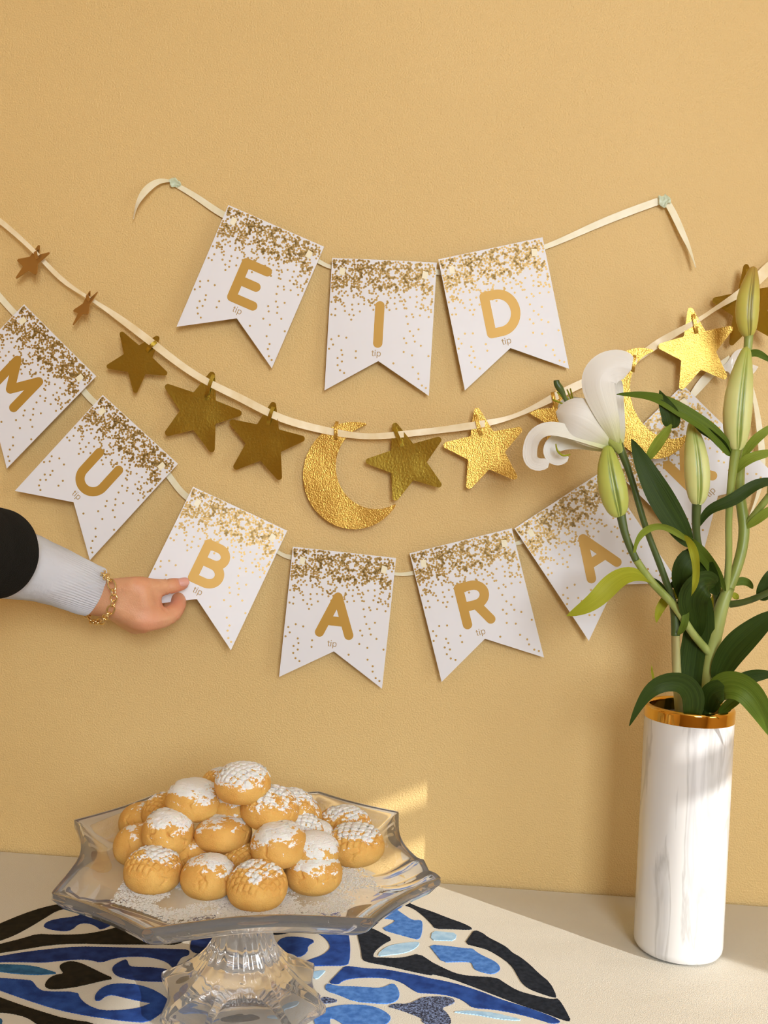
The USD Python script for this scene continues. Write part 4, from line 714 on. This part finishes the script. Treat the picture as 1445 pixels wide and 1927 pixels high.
rings = [(0.002, 0, ZF), (0.06, 0.1, ZF), (0.10, 0.5, ZF + .0002), (0.125, 0.8, ZF + .0012), (0.142, 0.95, ZF + .0040), (0.155, 1, ZF + .0095), (0.164, 1, ZF + .0150), (0.170, 1, ZF + .0185), (0.1735, 1, ZR - .0004), (0.1765, 1, ZR), (R0 - .0006, 1, ZR - .0008), (R0, 1, ZR - .003), (R0 - .0004, 1, ZR - .0058), (R0 - .003, 1, ZR - .0080),
         (0.168, 1, ZF + .0060), (0.156, 1, ZF - .0005), (0.142, 0.95, ZF - .0050), (0.122, 0.8, ZF - .0078), (0.09, 0.4, ZF - .0085), (0.045, 0.05, ZF - .0085), (0.002, 0, ZF - .0085)]
obj('plate', star_solid(rings), GLASS, cs, 40)
def foot():
    zs = np.linspace(0, 1, 40); top = ZF - 0.0086; bot = GZ; V = []
    for s in zs:                                     # s = 0 at the neck, 1 at the rim of the foot
        zz = top + (bot + 0.009 - top) * s
        r = float(np.interp(s, [0, .06, .28, .45, .58, .70, .80, .89, .95, 1], [.026, .0230, .0226, .0246, .0290, .0360, .0450, .0570, .0680, .0765]))
        wgt = float(np.clip((s - .35) / .65, 0, 1)) ** 0.9
        fl = 1 + 0.040 * np.cos(24 * (ang - 0.35 * s)) * max(0, 1 - s * 1.1) + 0.018 * np.cos(16 * (ang - 0.5 * s) + 1) * np.exp(-((s - .45) / .22) ** 2)
        V.append(np.stack([SX + r * (1 - wgt + wgt * sr * 1.02) * fl * np.cos(ang), SY + r * (1 - wgt + wgt * sr * 1.02) * fl * np.sin(ang), np.full(NA, zz)], -1))
    for r, zz in ((0.0780, bot + .0075), (0.0785, bot + .005), (0.0782, bot + .0018), (0.0765, bot), (0.070, bot), (0.064, bot + .0022), (0.045, bot + .007), (0.02, bot + .009), (0.002, bot + .0095)):
        wgt = 1 if r > .06 else r / .06
        V.append(np.stack([SX + r * (1 - wgt + wgt * sr * 1.02) * np.cos(ang), SY + r * (1 - wgt + wgt * sr * 1.02) * np.sin(ang), np.full(NA, zz)], -1))
    V.insert(0, np.stack([SX + 0.002 * np.cos(ang), SY + 0.002 * np.sin(ang), np.full(NA, top)], -1))
    n = len(V); v = np.array(V).reshape(-1, 3); f = grid_faces(n, NA, False, True)
    c0 = [[n * NA, (j + 1) % NA, j] for j in range(NA)]; c1 = [[n * NA + 1, (n - 1) * NA + j, (n - 1) * NA + (j + 1) % NA] for j in range(NA)]
    m = trimesh.Trimesh(np.vstack([v, [SX, SY, top], [SX, SY, V[-1][0, 2]]]), np.vstack([f, c0, c1]), process=False)
    if m.volume < 0: m.invert()
    return m
obj('foot', foot(), GLASS, cs, 50)

# ------------------------------------------------------------------ cookies
CA, CB = 0.0242, 0.0172                            # half width and half height of a cookie
ICO = trimesh.creation.icosphere(5); ICD = np.array(ICO.vertices); ICF = np.array(ICO.faces)
def cookie(name_label, px, py, level, rx, kind, seed, sugar, yaw=0.0, tiltx=0.0, tilty=0.0, hgt=1.0, dy=0.0):
    r = np.random.default_rng(seed); d = ICD
    p = d * [1, 1, 1]; zz = p[:, 2]
    prof = np.where(zz < 0, -np.abs(zz) ** 0.85, zz)
    q_ = np.maximum(np.hypot(p[:, 0], p[:, 1]), 1e-6); fat = q_ ** 0.80 / q_; base = np.c_[p[:, 0] * fat, p[:, 1] * fat, prof]
    lump = meshkit.fbm(d * 1.6 + seed * 3.1, 3, seed) - 0.5; fine = meshkit.fbm(d * 14 + seed, 3, seed + 1) - 0.5
    disp = 0.055 * lump + 0.012 * fine
    th = math.radians(r.uniform(0, 180) if kind != 'hatch' else r.uniform(20, 60)); top = np.clip((zz - 0.12) / 0.35, 0, 1)
    if kind == 'hatch':
        g = []
        for q in (th, th + math.radians(75)):
            s_ = d[:, 0] * math.cos(q) + d[:, 1] * math.sin(q); g.append(np.exp(-(((s_ / 0.21 + 50) % 1 - 0.5) / 0.13) ** 2))
        disp -= 0.080 * np.maximum(g[0], g[1]) * top
    ncr = 4 if kind == 'crack' else 1
    for c_ in range(ncr):                            # cracks run down the sides
        az = r.uniform(-2.6, -0.5); w0 = r.uniform(0.035, 0.055); zc0 = r.uniform(0.05, 0.4)
        wob = 0.10 * (meshkit.noise(np.stack([d[:, 2] * 5 + c_ * 7, 0 * zz + seed, 0 * zz], -1), 3) - 0.5)
        dist = np.abs((np.arctan2(d[:, 1], d[:, 0]) - az + math.pi) % (2 * math.pi) - math.pi + wob * 3)
        disp -= 0.085 * np.exp(-(dist / w0) ** 2) * np.exp(-((zz - zc0) / 0.30) ** 2)
    V = base * (1 + disp)[:, None]
    V = V * [rx, rx * r.uniform(0.92, 1.0), CB * hgt]
    V[:, 2] = np.maximum(V[:, 2], -CB * hgt * 0.80)
    cy, sy = math.cos(yaw), math.sin(yaw); Rz = np.array([[cy, -sy, 0], [sy, cy, 0], [0, 0, 1]])
    ax, ay = math.radians(tiltx), math.radians(tilty)
    Rx = np.array([[1, 0, 0], [0, math.cos(ax), -math.sin(ax)], [0, math.sin(ax), math.cos(ax)]]); Ry = np.array([[math.cos(ay), 0, math.sin(ay)], [0, 1, 0], [-math.sin(ay), 0, math.cos(ay)]])
    R3 = Ry @ Rx @ Rz
    c = at_z(px, py, ZF + level) if dy == 0 else at_y(px, py, dy)
    Wv = V @ R3.T + c
    t = thing('butter_cookie', name_label, 'cookie', (c[0], c[1], Wv[:, 2].min()), 'sugar-dusted butter cookies heaped on the cake stand')
    # the dusting: a lumpy crust of sugar over the upper side
    nrm = trimesh.Trimesh(V, ICF, process=False).vertex_normals
    pat = meshkit.fbm(d * 3.2 + seed * 1.7, 4, seed + 9) + 0.35 * (meshkit.fbm(d * 16 + seed, 2, seed + 4) - 0.5)
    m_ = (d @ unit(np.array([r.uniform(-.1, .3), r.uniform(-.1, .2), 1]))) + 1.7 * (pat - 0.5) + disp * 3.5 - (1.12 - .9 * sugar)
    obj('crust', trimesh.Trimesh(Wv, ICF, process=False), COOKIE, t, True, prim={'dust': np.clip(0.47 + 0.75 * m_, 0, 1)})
    m_ = m_ - 0.12; keep = m_[ICF].min(1) > 0
    if keep.sum() > 20:
        hgt_s = np.clip(m_ * 3, 0, 1) * (0.0003 + 0.0011 * meshkit.fbm(d * 20 + seed, 2, seed + 6)) + 0.00005
        S = trimesh.Trimesh((V + nrm * hgt_s[:, None]) @ R3.T + c, ICF[keep], process=False); S.remove_unreferenced_vertices()
        obj('sugar_dusting', S, SUGAR, t, True, kind='stuff')
    return c
L0, L1, L2, L3 = 0.0142, 0.036, 0.058, 0.080
C_ = [  # label, px, py, level, half width (px), kind, sugar, yaw, tiltx, tilty, hgt
 ('cross-hatched cookie at the left end of the front row, split on its left', 288, 1637, L0, 55, 'hatch', .52, .4, 0, 0, 1.05),
 ('cracked sugary cookie in the middle of the front row', 392, 1650, L0, 52, 'crack', .62, .3, 0, 0, 1.0),
 ('frontmost cookie, cross-hatched with little sugar, nearest the plate edge', 484, 1666, L0, 58, 'hatch', .40, .9, 8, 0, 1.05),
 ('cookie with one deep vertical crack, right of the frontmost cookie', 590, 1641, L0, 54, 'crack', .55, .2, 0, 0, 1.0),
 ('cracked cookie above the left end of the front row', 316, 1567, L1, 49, 'crack', .58, .5, 4, 4, 1.12),
 ('flattish cookie in the middle of the pile, shaded at its right', 420, 1568, L1, 54, 'plain', .50, .1, 0, -6, .86),
 ('cookie directly above the gap between the frontmost cookie and the cracked one', 525, 1590, L1, 54, 'plain', .60, .7, 0, -8, 1.08),
 ('large heavily sugared cookie high on the left side of the pile', 366, 1506, L2, 55, 'plain', .70, .2, 0, 5, 1.0),
 ('cross-hatched cookie high on the right side of the pile', 508, 1521, L2, 56, 'hatch', .68, .8, 0, 8, 1.08),
 ('topmost cookie of the pile, thick with sugar', 457, 1474, L3, 53, 'hatch', .85, .4, 0, 0, 1.0),
 ('sugary cookie in the gap beneath the topmost one', 449, 1519, L2 - .006, 50, 'plain', .80, .3, 0, 0, 1.0),
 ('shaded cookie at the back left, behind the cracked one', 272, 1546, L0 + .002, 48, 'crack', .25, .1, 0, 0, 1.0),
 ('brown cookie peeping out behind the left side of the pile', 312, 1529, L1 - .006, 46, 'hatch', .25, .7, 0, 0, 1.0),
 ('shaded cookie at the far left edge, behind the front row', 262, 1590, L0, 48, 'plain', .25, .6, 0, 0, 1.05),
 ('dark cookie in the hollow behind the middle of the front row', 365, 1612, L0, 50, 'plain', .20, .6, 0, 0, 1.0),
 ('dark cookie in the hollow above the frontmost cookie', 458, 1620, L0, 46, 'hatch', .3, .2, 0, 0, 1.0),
 ('pale cookie to the right behind the upper cross-hatched one', 545, 1522, L1 + .010, 48, 'hatch', .75, .5, 0, 0, 1.0),
 ('cookie edge showing under the pale one at the back right of the pile', 556, 1536, L0 + .010, 50, 'crack', .4, .9, 0, 0, 1.0),
 ('white-sugared cookie wedged behind the right shoulder of the pile', 562, 1567, L1 - .006, 48, 'hatch', .95, .9, 0, 0, 1.0),
 ('white-sugared cookie at the right foot of the pile, behind', 582, 1580, L0 + .004, 48, 'plain', 1.0, .2, 0, 0, 1.0),
 ('white-sugared cookie resting on the one with the deep crack', 590, 1604, L0 + .014, 48, 'plain', 1.0, .4, 0, 0, .95),
 ('separate cookie right of the pile, the rear of the two', 647, 1553, L0, 53, 'hatch', .68, .4, 0, 0, 1.0),
 ('separate cookie right of the pile, the front of the two', 668, 1590, L0, 56, 'hatch', .66, .8, 0, 0, 1.05),
 ('small bit of cookie showing at the back left of the topmost one', 418, 1481, L2, 42, 'hatch', .3, .5, 0, 0, 1.0),
]
CENT = []
for i, (lab, px, py, lv, hw, kd, sg, yw, tx, ty, hg) in enumerate(C_):
    sc = scale_at(at_z(px, py, ZF + lv)); CENT.append(cookie(lab, px, py, lv, hw * sc, kd, 100 + i, sg, yw, tx, ty, hg))
CENT = np.array(CENT)
# sugar fallen on the plate: loose grains, thickest around the front row
rg = np.random.default_rng(5); n = 70000
cand = np.c_[rg.normal(SX + .01, .085, n), rg.normal(SY - .055, .060, n)]
rel = cand - [SX, SY]; rr_ = np.hypot(*rel.T) / np.interp(np.arctan2(rel[:, 1], rel[:, 0]) % (2 * np.pi), ang, sr, period=2 * np.pi)
dens = meshkit.fbm(np.c_[cand * 45, 0 * cand[:, 0]], 4, 3)
ok = (rr_ < .128) & (dens + rg.uniform(-.12, .12, n) > .435); cand = cand[ok]; n = len(cand); sz = rg.gamma(2.0, .00026, n) + .0002; sz = np.minimum(sz, .0017)
ct = np.array([(1, 0, 0), (0, 1, 0), (-1, 0, 0), (0, -1, 0), (0, 0, .7), (0, 0, -.25)], float); cf = np.array([(0, 1, 4), (1, 2, 4), (2, 3, 4), (3, 0, 4), (1, 0, 5), (2, 1, 5), (3, 2, 5), (0, 3, 5)])
ra = rg.uniform(0, 6.28, n); Rm = np.stack([np.cos(ra), -np.sin(ra), np.sin(ra), np.cos(ra)], -1).reshape(-1, 2, 2); XY = np.einsum('nij,kj->nki', Rm, ct[:, :2]) * sz[:, None, None] * rg.uniform(.6, 1.3, (n, 1, 2)); Zg = ct[None, :, 2] * sz[:, None] * .7
zfl = ZF + np.interp(np.minimum(rr_[ok], .14), [0, .1, .125, .142], [0, .0002, .0012, .004])
V = np.concatenate([XY + cand[:, None], (Zg + zfl[:, None] + .0002)[..., None]], -1).reshape(-1, 3)
tag(obj('powdered_sugar', (V, (cf[None] + 6 * np.arange(n)[:, None, None]).reshape(-1, 3)), SUGAR, None, False), 'loose powdered sugar scattered over the glass plate around the cookies', 'sugar', kind='stuff')

# ------------------------------------------------------------------ the person's arm
pr = thing('person', 'person reaching in with a white knit sleeve and black over-sleeve, pinching the letter B flag', 'person', at_y(0, 1045, -.17))
J = lambda px, py, y, r: (at_y(px, py, y), r)
wrist = J(172, 1122, -.084, .0215); wr2 = J(212, 1128, -.084, .0200)
parts = [hull_of([J(60, 1078, -.122, .028), wrist]), hull_of([wrist, wr2]),
         # palm: metacarpals of the four fingers fanning toward the wall
         hull_of([wr2, J(272, 1170, -.090, .0125), J(262, 1172, -.066, .0125)]), hull_of([wr2, J(262, 1172, -.066, .0125), J(254, 1176, -.046, .011)]), hull_of([wr2, J(254, 1176, -.046, .011), J(240, 1170, -.030, .010)]),
         hull_of([J(205, 1115, -.090, .014), J(262, 1104, -.092, .0118), J(276, 1150, -.088, .011)]), hull_of([J(222, 1122, -.088, .016), J(272, 1165, -.088, .0125), J(250, 1112, -.088, .013)])]
hand = mf.Manifold.batch_boolean(parts, mf.OpType.Add)
thumb = [J(205, 1113, -.090, .0145), J(258, 1104, -.090, .0122), J(300, 1107, -.073, .0093), J(320, 1103, -.064, .0094), J(346, 1099, -.053, .0074)]
web = [hull_of([J(262, 1112, -.088, .009), J(288, 1118, -.080, .006), J(288, 1150, -.082, .009), J(297, 1136, -.074, .006)])]
index = [J(276, 1168, -.088, .0128), J(320, 1160, -.071, .0108), J(337, 1140, -.050, .0090), J(334, 1112, -.027, .0078)]
middle = [J(262, 1174, -.066, .012), J(312, 1163, -.050, .0102), J(326, 1143, -.034, .0090), J(316, 1122, -.022, .0076)]
ring = [J(254, 1176, -.046, .0108), J(298, 1170, -.032, .0094), J(310, 1148, -.022, .0084), J(296, 1130, -.018, .0076)]
pinky = [J(240, 1170, -.030, .0095), J(276, 1172, -.020, .0082), J(284, 1154, -.014, .0074), J(270, 1140, -.0125, .0068)]
for ch_ in (thumb, index, middle, ring, pinky): hand = hull_chain(hand, ch_)
hand = mf.Manifold.batch_boolean([hand] + web, mf.OpType.Add)
hm = man_to_tri(hand.refine_to_length(0.0028)); hm.merge_vertices(); trimesh.smoothing.filter_taubin(hm, .5, -.52, 24)
vn = hm.vertex_normals; hm.vertices = hm.vertices + vn * (0.0006 * (meshkit.fbm(hm.vertices * 90, 3, 2) - .5))[:, None]
# creases at the thumb joint and the index knuckles
for (px, py, y), amp, wd in (((316, 1104, -.066), .0017, .0014), ((309, 1105, -.069), .0013, .0013), ((303, 1106, -.071), .0008, .0012), ((322, 1155, -.070), .0012, .0016), ((312, 1160, -.074), .0010, .0016)):
    c = at_y(px, py, y); dirn = unit(at_y(340, 1100, -.066) - at_y(300, 1107, -.079)) if py < 1130 else unit(at_y(334, 1136, -.056) - at_y(290, 1172, -.08))
    dl = (hm.vertices - c); hm.vertices = hm.vertices - vn * (amp * np.exp(-((dl @ dirn) / wd) ** 2) * (np.linalg.norm(dl, axis=1) < .016))[:, None]
fl_ = sum(np.exp(-(np.linalg.norm(hm.vertices - at_y(*p_), axis=1) / r_) ** 2) * a__ for p_, r_, a__ in (((340, 1100, -.056), .014, 1.0), ((330, 1145, -.06), .016, .8), ((298, 1136, -.075), .010, .7), ((282, 1172, -.09), .016, .6), ((262, 1096, -.095), .012, .3)))
hand_prim = obj('hand', hm, SKIN, pr, True, prim={'flush': np.clip(fl_, 0, 1)})
# thumb nail: a curved plate let into the end of the thumb, facing the room
nc = at_y(342, 1098, -.0555); ndir = unit(at_y(346, 1099, -.053) - at_y(320, 1103, -.064)); nn = unit(np.array([0.1, -1.0, 0.35]) - ndir * (np.array([0.1, -1, .35]) @ ndir)); ns = np.cross(ndir, nn)
u, v = np.meshgrid(np.linspace(-1, 1, 13), np.linspace(-1, 1, 11), indexing='ij')
sq = np.sqrt(np.maximum(1 - np.abs(u) ** 3, 0.0)); vv = v * (0.55 + 0.45 * sq)
def shell(lift): return (nc + ndir * (u * .0062)[..., None] + ns * (vv * .0050)[..., None] + nn * (.0072 - .0026 * vv ** 2 - .0008 * u ** 2 + lift)[..., None]).reshape(-1, 3)
A, B = shell(.0006), shell(-.0012); f = grid_faces(13, 11); k = 143
rimi = [j for j in range(11)] + [i * 11 + 10 for i in range(1, 13)] + [12 * 11 + j for j in range(9, -1, -1)] + [i * 11 for i in range(11, 0, -1)]
sd = [[a_, b_, b_ + k] for a_, b_ in zip(rimi, rimi[1:] + rimi[:1])] + [[a_, b_ + k, a_ + k] for a_, b_ in zip(rimi, rimi[1:] + rimi[:1])]
nm = trimesh.Trimesh(np.vstack([A, B]), np.vstack([f, f[:, ::-1] + k, sd]), process=False); nm.fix_normals(); obj('thumb_nail', nm, NAIL, hand_prim, 50)
def sleeve(pts, radii, wall, ribs=0, ribamp=0.0, n=96, k=60, flat=1.0, fuzz=0.0):
    C = spline(np.array([at_y(*p) for p in pts]), k); r = np.interp(np.linspace(0, 1, k), np.linspace(0, 1, len(radii)), radii)
    rw = ribamp * np.cos(ribs * np.linspace(0, 2 * np.pi, n, endpoint=False)) if ribs else np.zeros(n)
    vo, fo, _ = tube(C, r, n, False); cuff = np.clip((np.linspace(0, 1, k) - .62) / .2, 0, 1)
    vo = np.repeat(C, n, 0) + (vo - np.repeat(C, n, 0)) * (1 + (cuff[:, None] * rw[None]).ravel())[:, None]; vi, fi, _ = tube(C, r - wall, n, False)
    if fuzz: vo = vo + unit(vo - np.repeat(C, n, 0)) * (fuzz * (meshkit.fbm(vo * 60, 3, 8) - .5))[:, None]
    m = len(vo); j = np.arange(n); j2 = (j + 1) % n; e = (k - 1) * n
    ends = np.vstack([np.c_[j, j2, j2 + m], np.c_[j, j2 + m, j + m], np.c_[e + j, e + j2 + m, e + j2], np.c_[e + j, e + j + m, e + j2 + m]])
    q = trimesh.Trimesh(np.vstack([vo, vi]), np.vstack([fo, fi[:, ::-1], ends]), process=False); q.fix_normals(); return q
obj('white_sleeve', sleeve([(-120, 1032, -.185), (-20, 1052, -.150), (55, 1068, -.124), (120, 1090, -.103), (158, 1106, -.090), (178, 1114, -.083)], [.046, .0425, .0375, .0325, .0295, .0275], .003, 64, .014, n=256, fuzz=.003), KNIT, pr, 60, label='white knitted sleeve')
obj('black_sleeve', sleeve([(-190, 1020, -.33), (-90, 1030, -.235), (-22, 1040, -.180), (-6, 1042, -.165)], [.058, .054, .0475, .0465], .003, fuzz=.001), BLACKKNIT, pr, 60, label='black over-sleeve ending at the elbow')

# ------------------------------------------------------------------ bracelet: a chain of oval links hanging loosely on the wrist
br = thing('bracelet', 'chunky gold chain bracelet on the wrist of the reaching hand', 'bracelet', at_y(195, 1125, -.09))
loop = [(190, 1078, -.090), (200, 1085, -.106), (210, 1100, -.113), (214, 1118, -.115), (212, 1138, -.114), (203, 1156, -.108), (190, 1169, -.096), (176, 1170, -.082), (164, 1158, -.070), (166, 1140, -.060), (174, 1118, -.055), (180, 1096, -.058), (185, 1082, -.070)]
C = np.array([at_y(*p) for p in loop]); C = np.vstack([C, C[:1]])
tt = np.r_[0, np.cumsum(np.linalg.norm(np.diff(C, axis=0), axis=1))]; cs_ = CubicSpline(tt, C, bc_type='periodic')
s_ = 0.0; sizes = []
pat = [.0135, .0072, .0072, .0072]
while s_ < tt[-1] - .004: sizes.append(pat[len(sizes) % 4]); s_ += sizes[-1] * .80
sizes = np.array(sizes); pos = np.cumsum(sizes * .8) - sizes * .4; pos *= tt[-1] / (sizes.sum() * .8)
cent = at_y(193, 1125, -.085)
for i, (p_, L_) in enumerate(zip(pos, sizes)):
    c = cs_(p_); T = unit(cs_(p_, 1)); o = unit(c - cent - T * ((c - cent) @ T)); b_ = np.cross(T, o)
    q = math.radians(38 if i % 2 else -38); S = b_ * math.cos(q) + o * math.sin(q)
    a_ = np.linspace(0, 2 * np.pi, 29)[:-1]; hl, hw_ = L_ / 2, .0038 if L_ > .008 else .0034
    ring_ = c + T * (np.sign(np.cos(a_)) * np.abs(np.cos(a_)) ** .8 * hl)[:, None] + S * (np.sin(a_) * hw_)[:, None]
    v_, f_, _ = tube(ring_, .00105, 8, False, None, True); obj('link', (v_, f_), JEWEL, br, True)
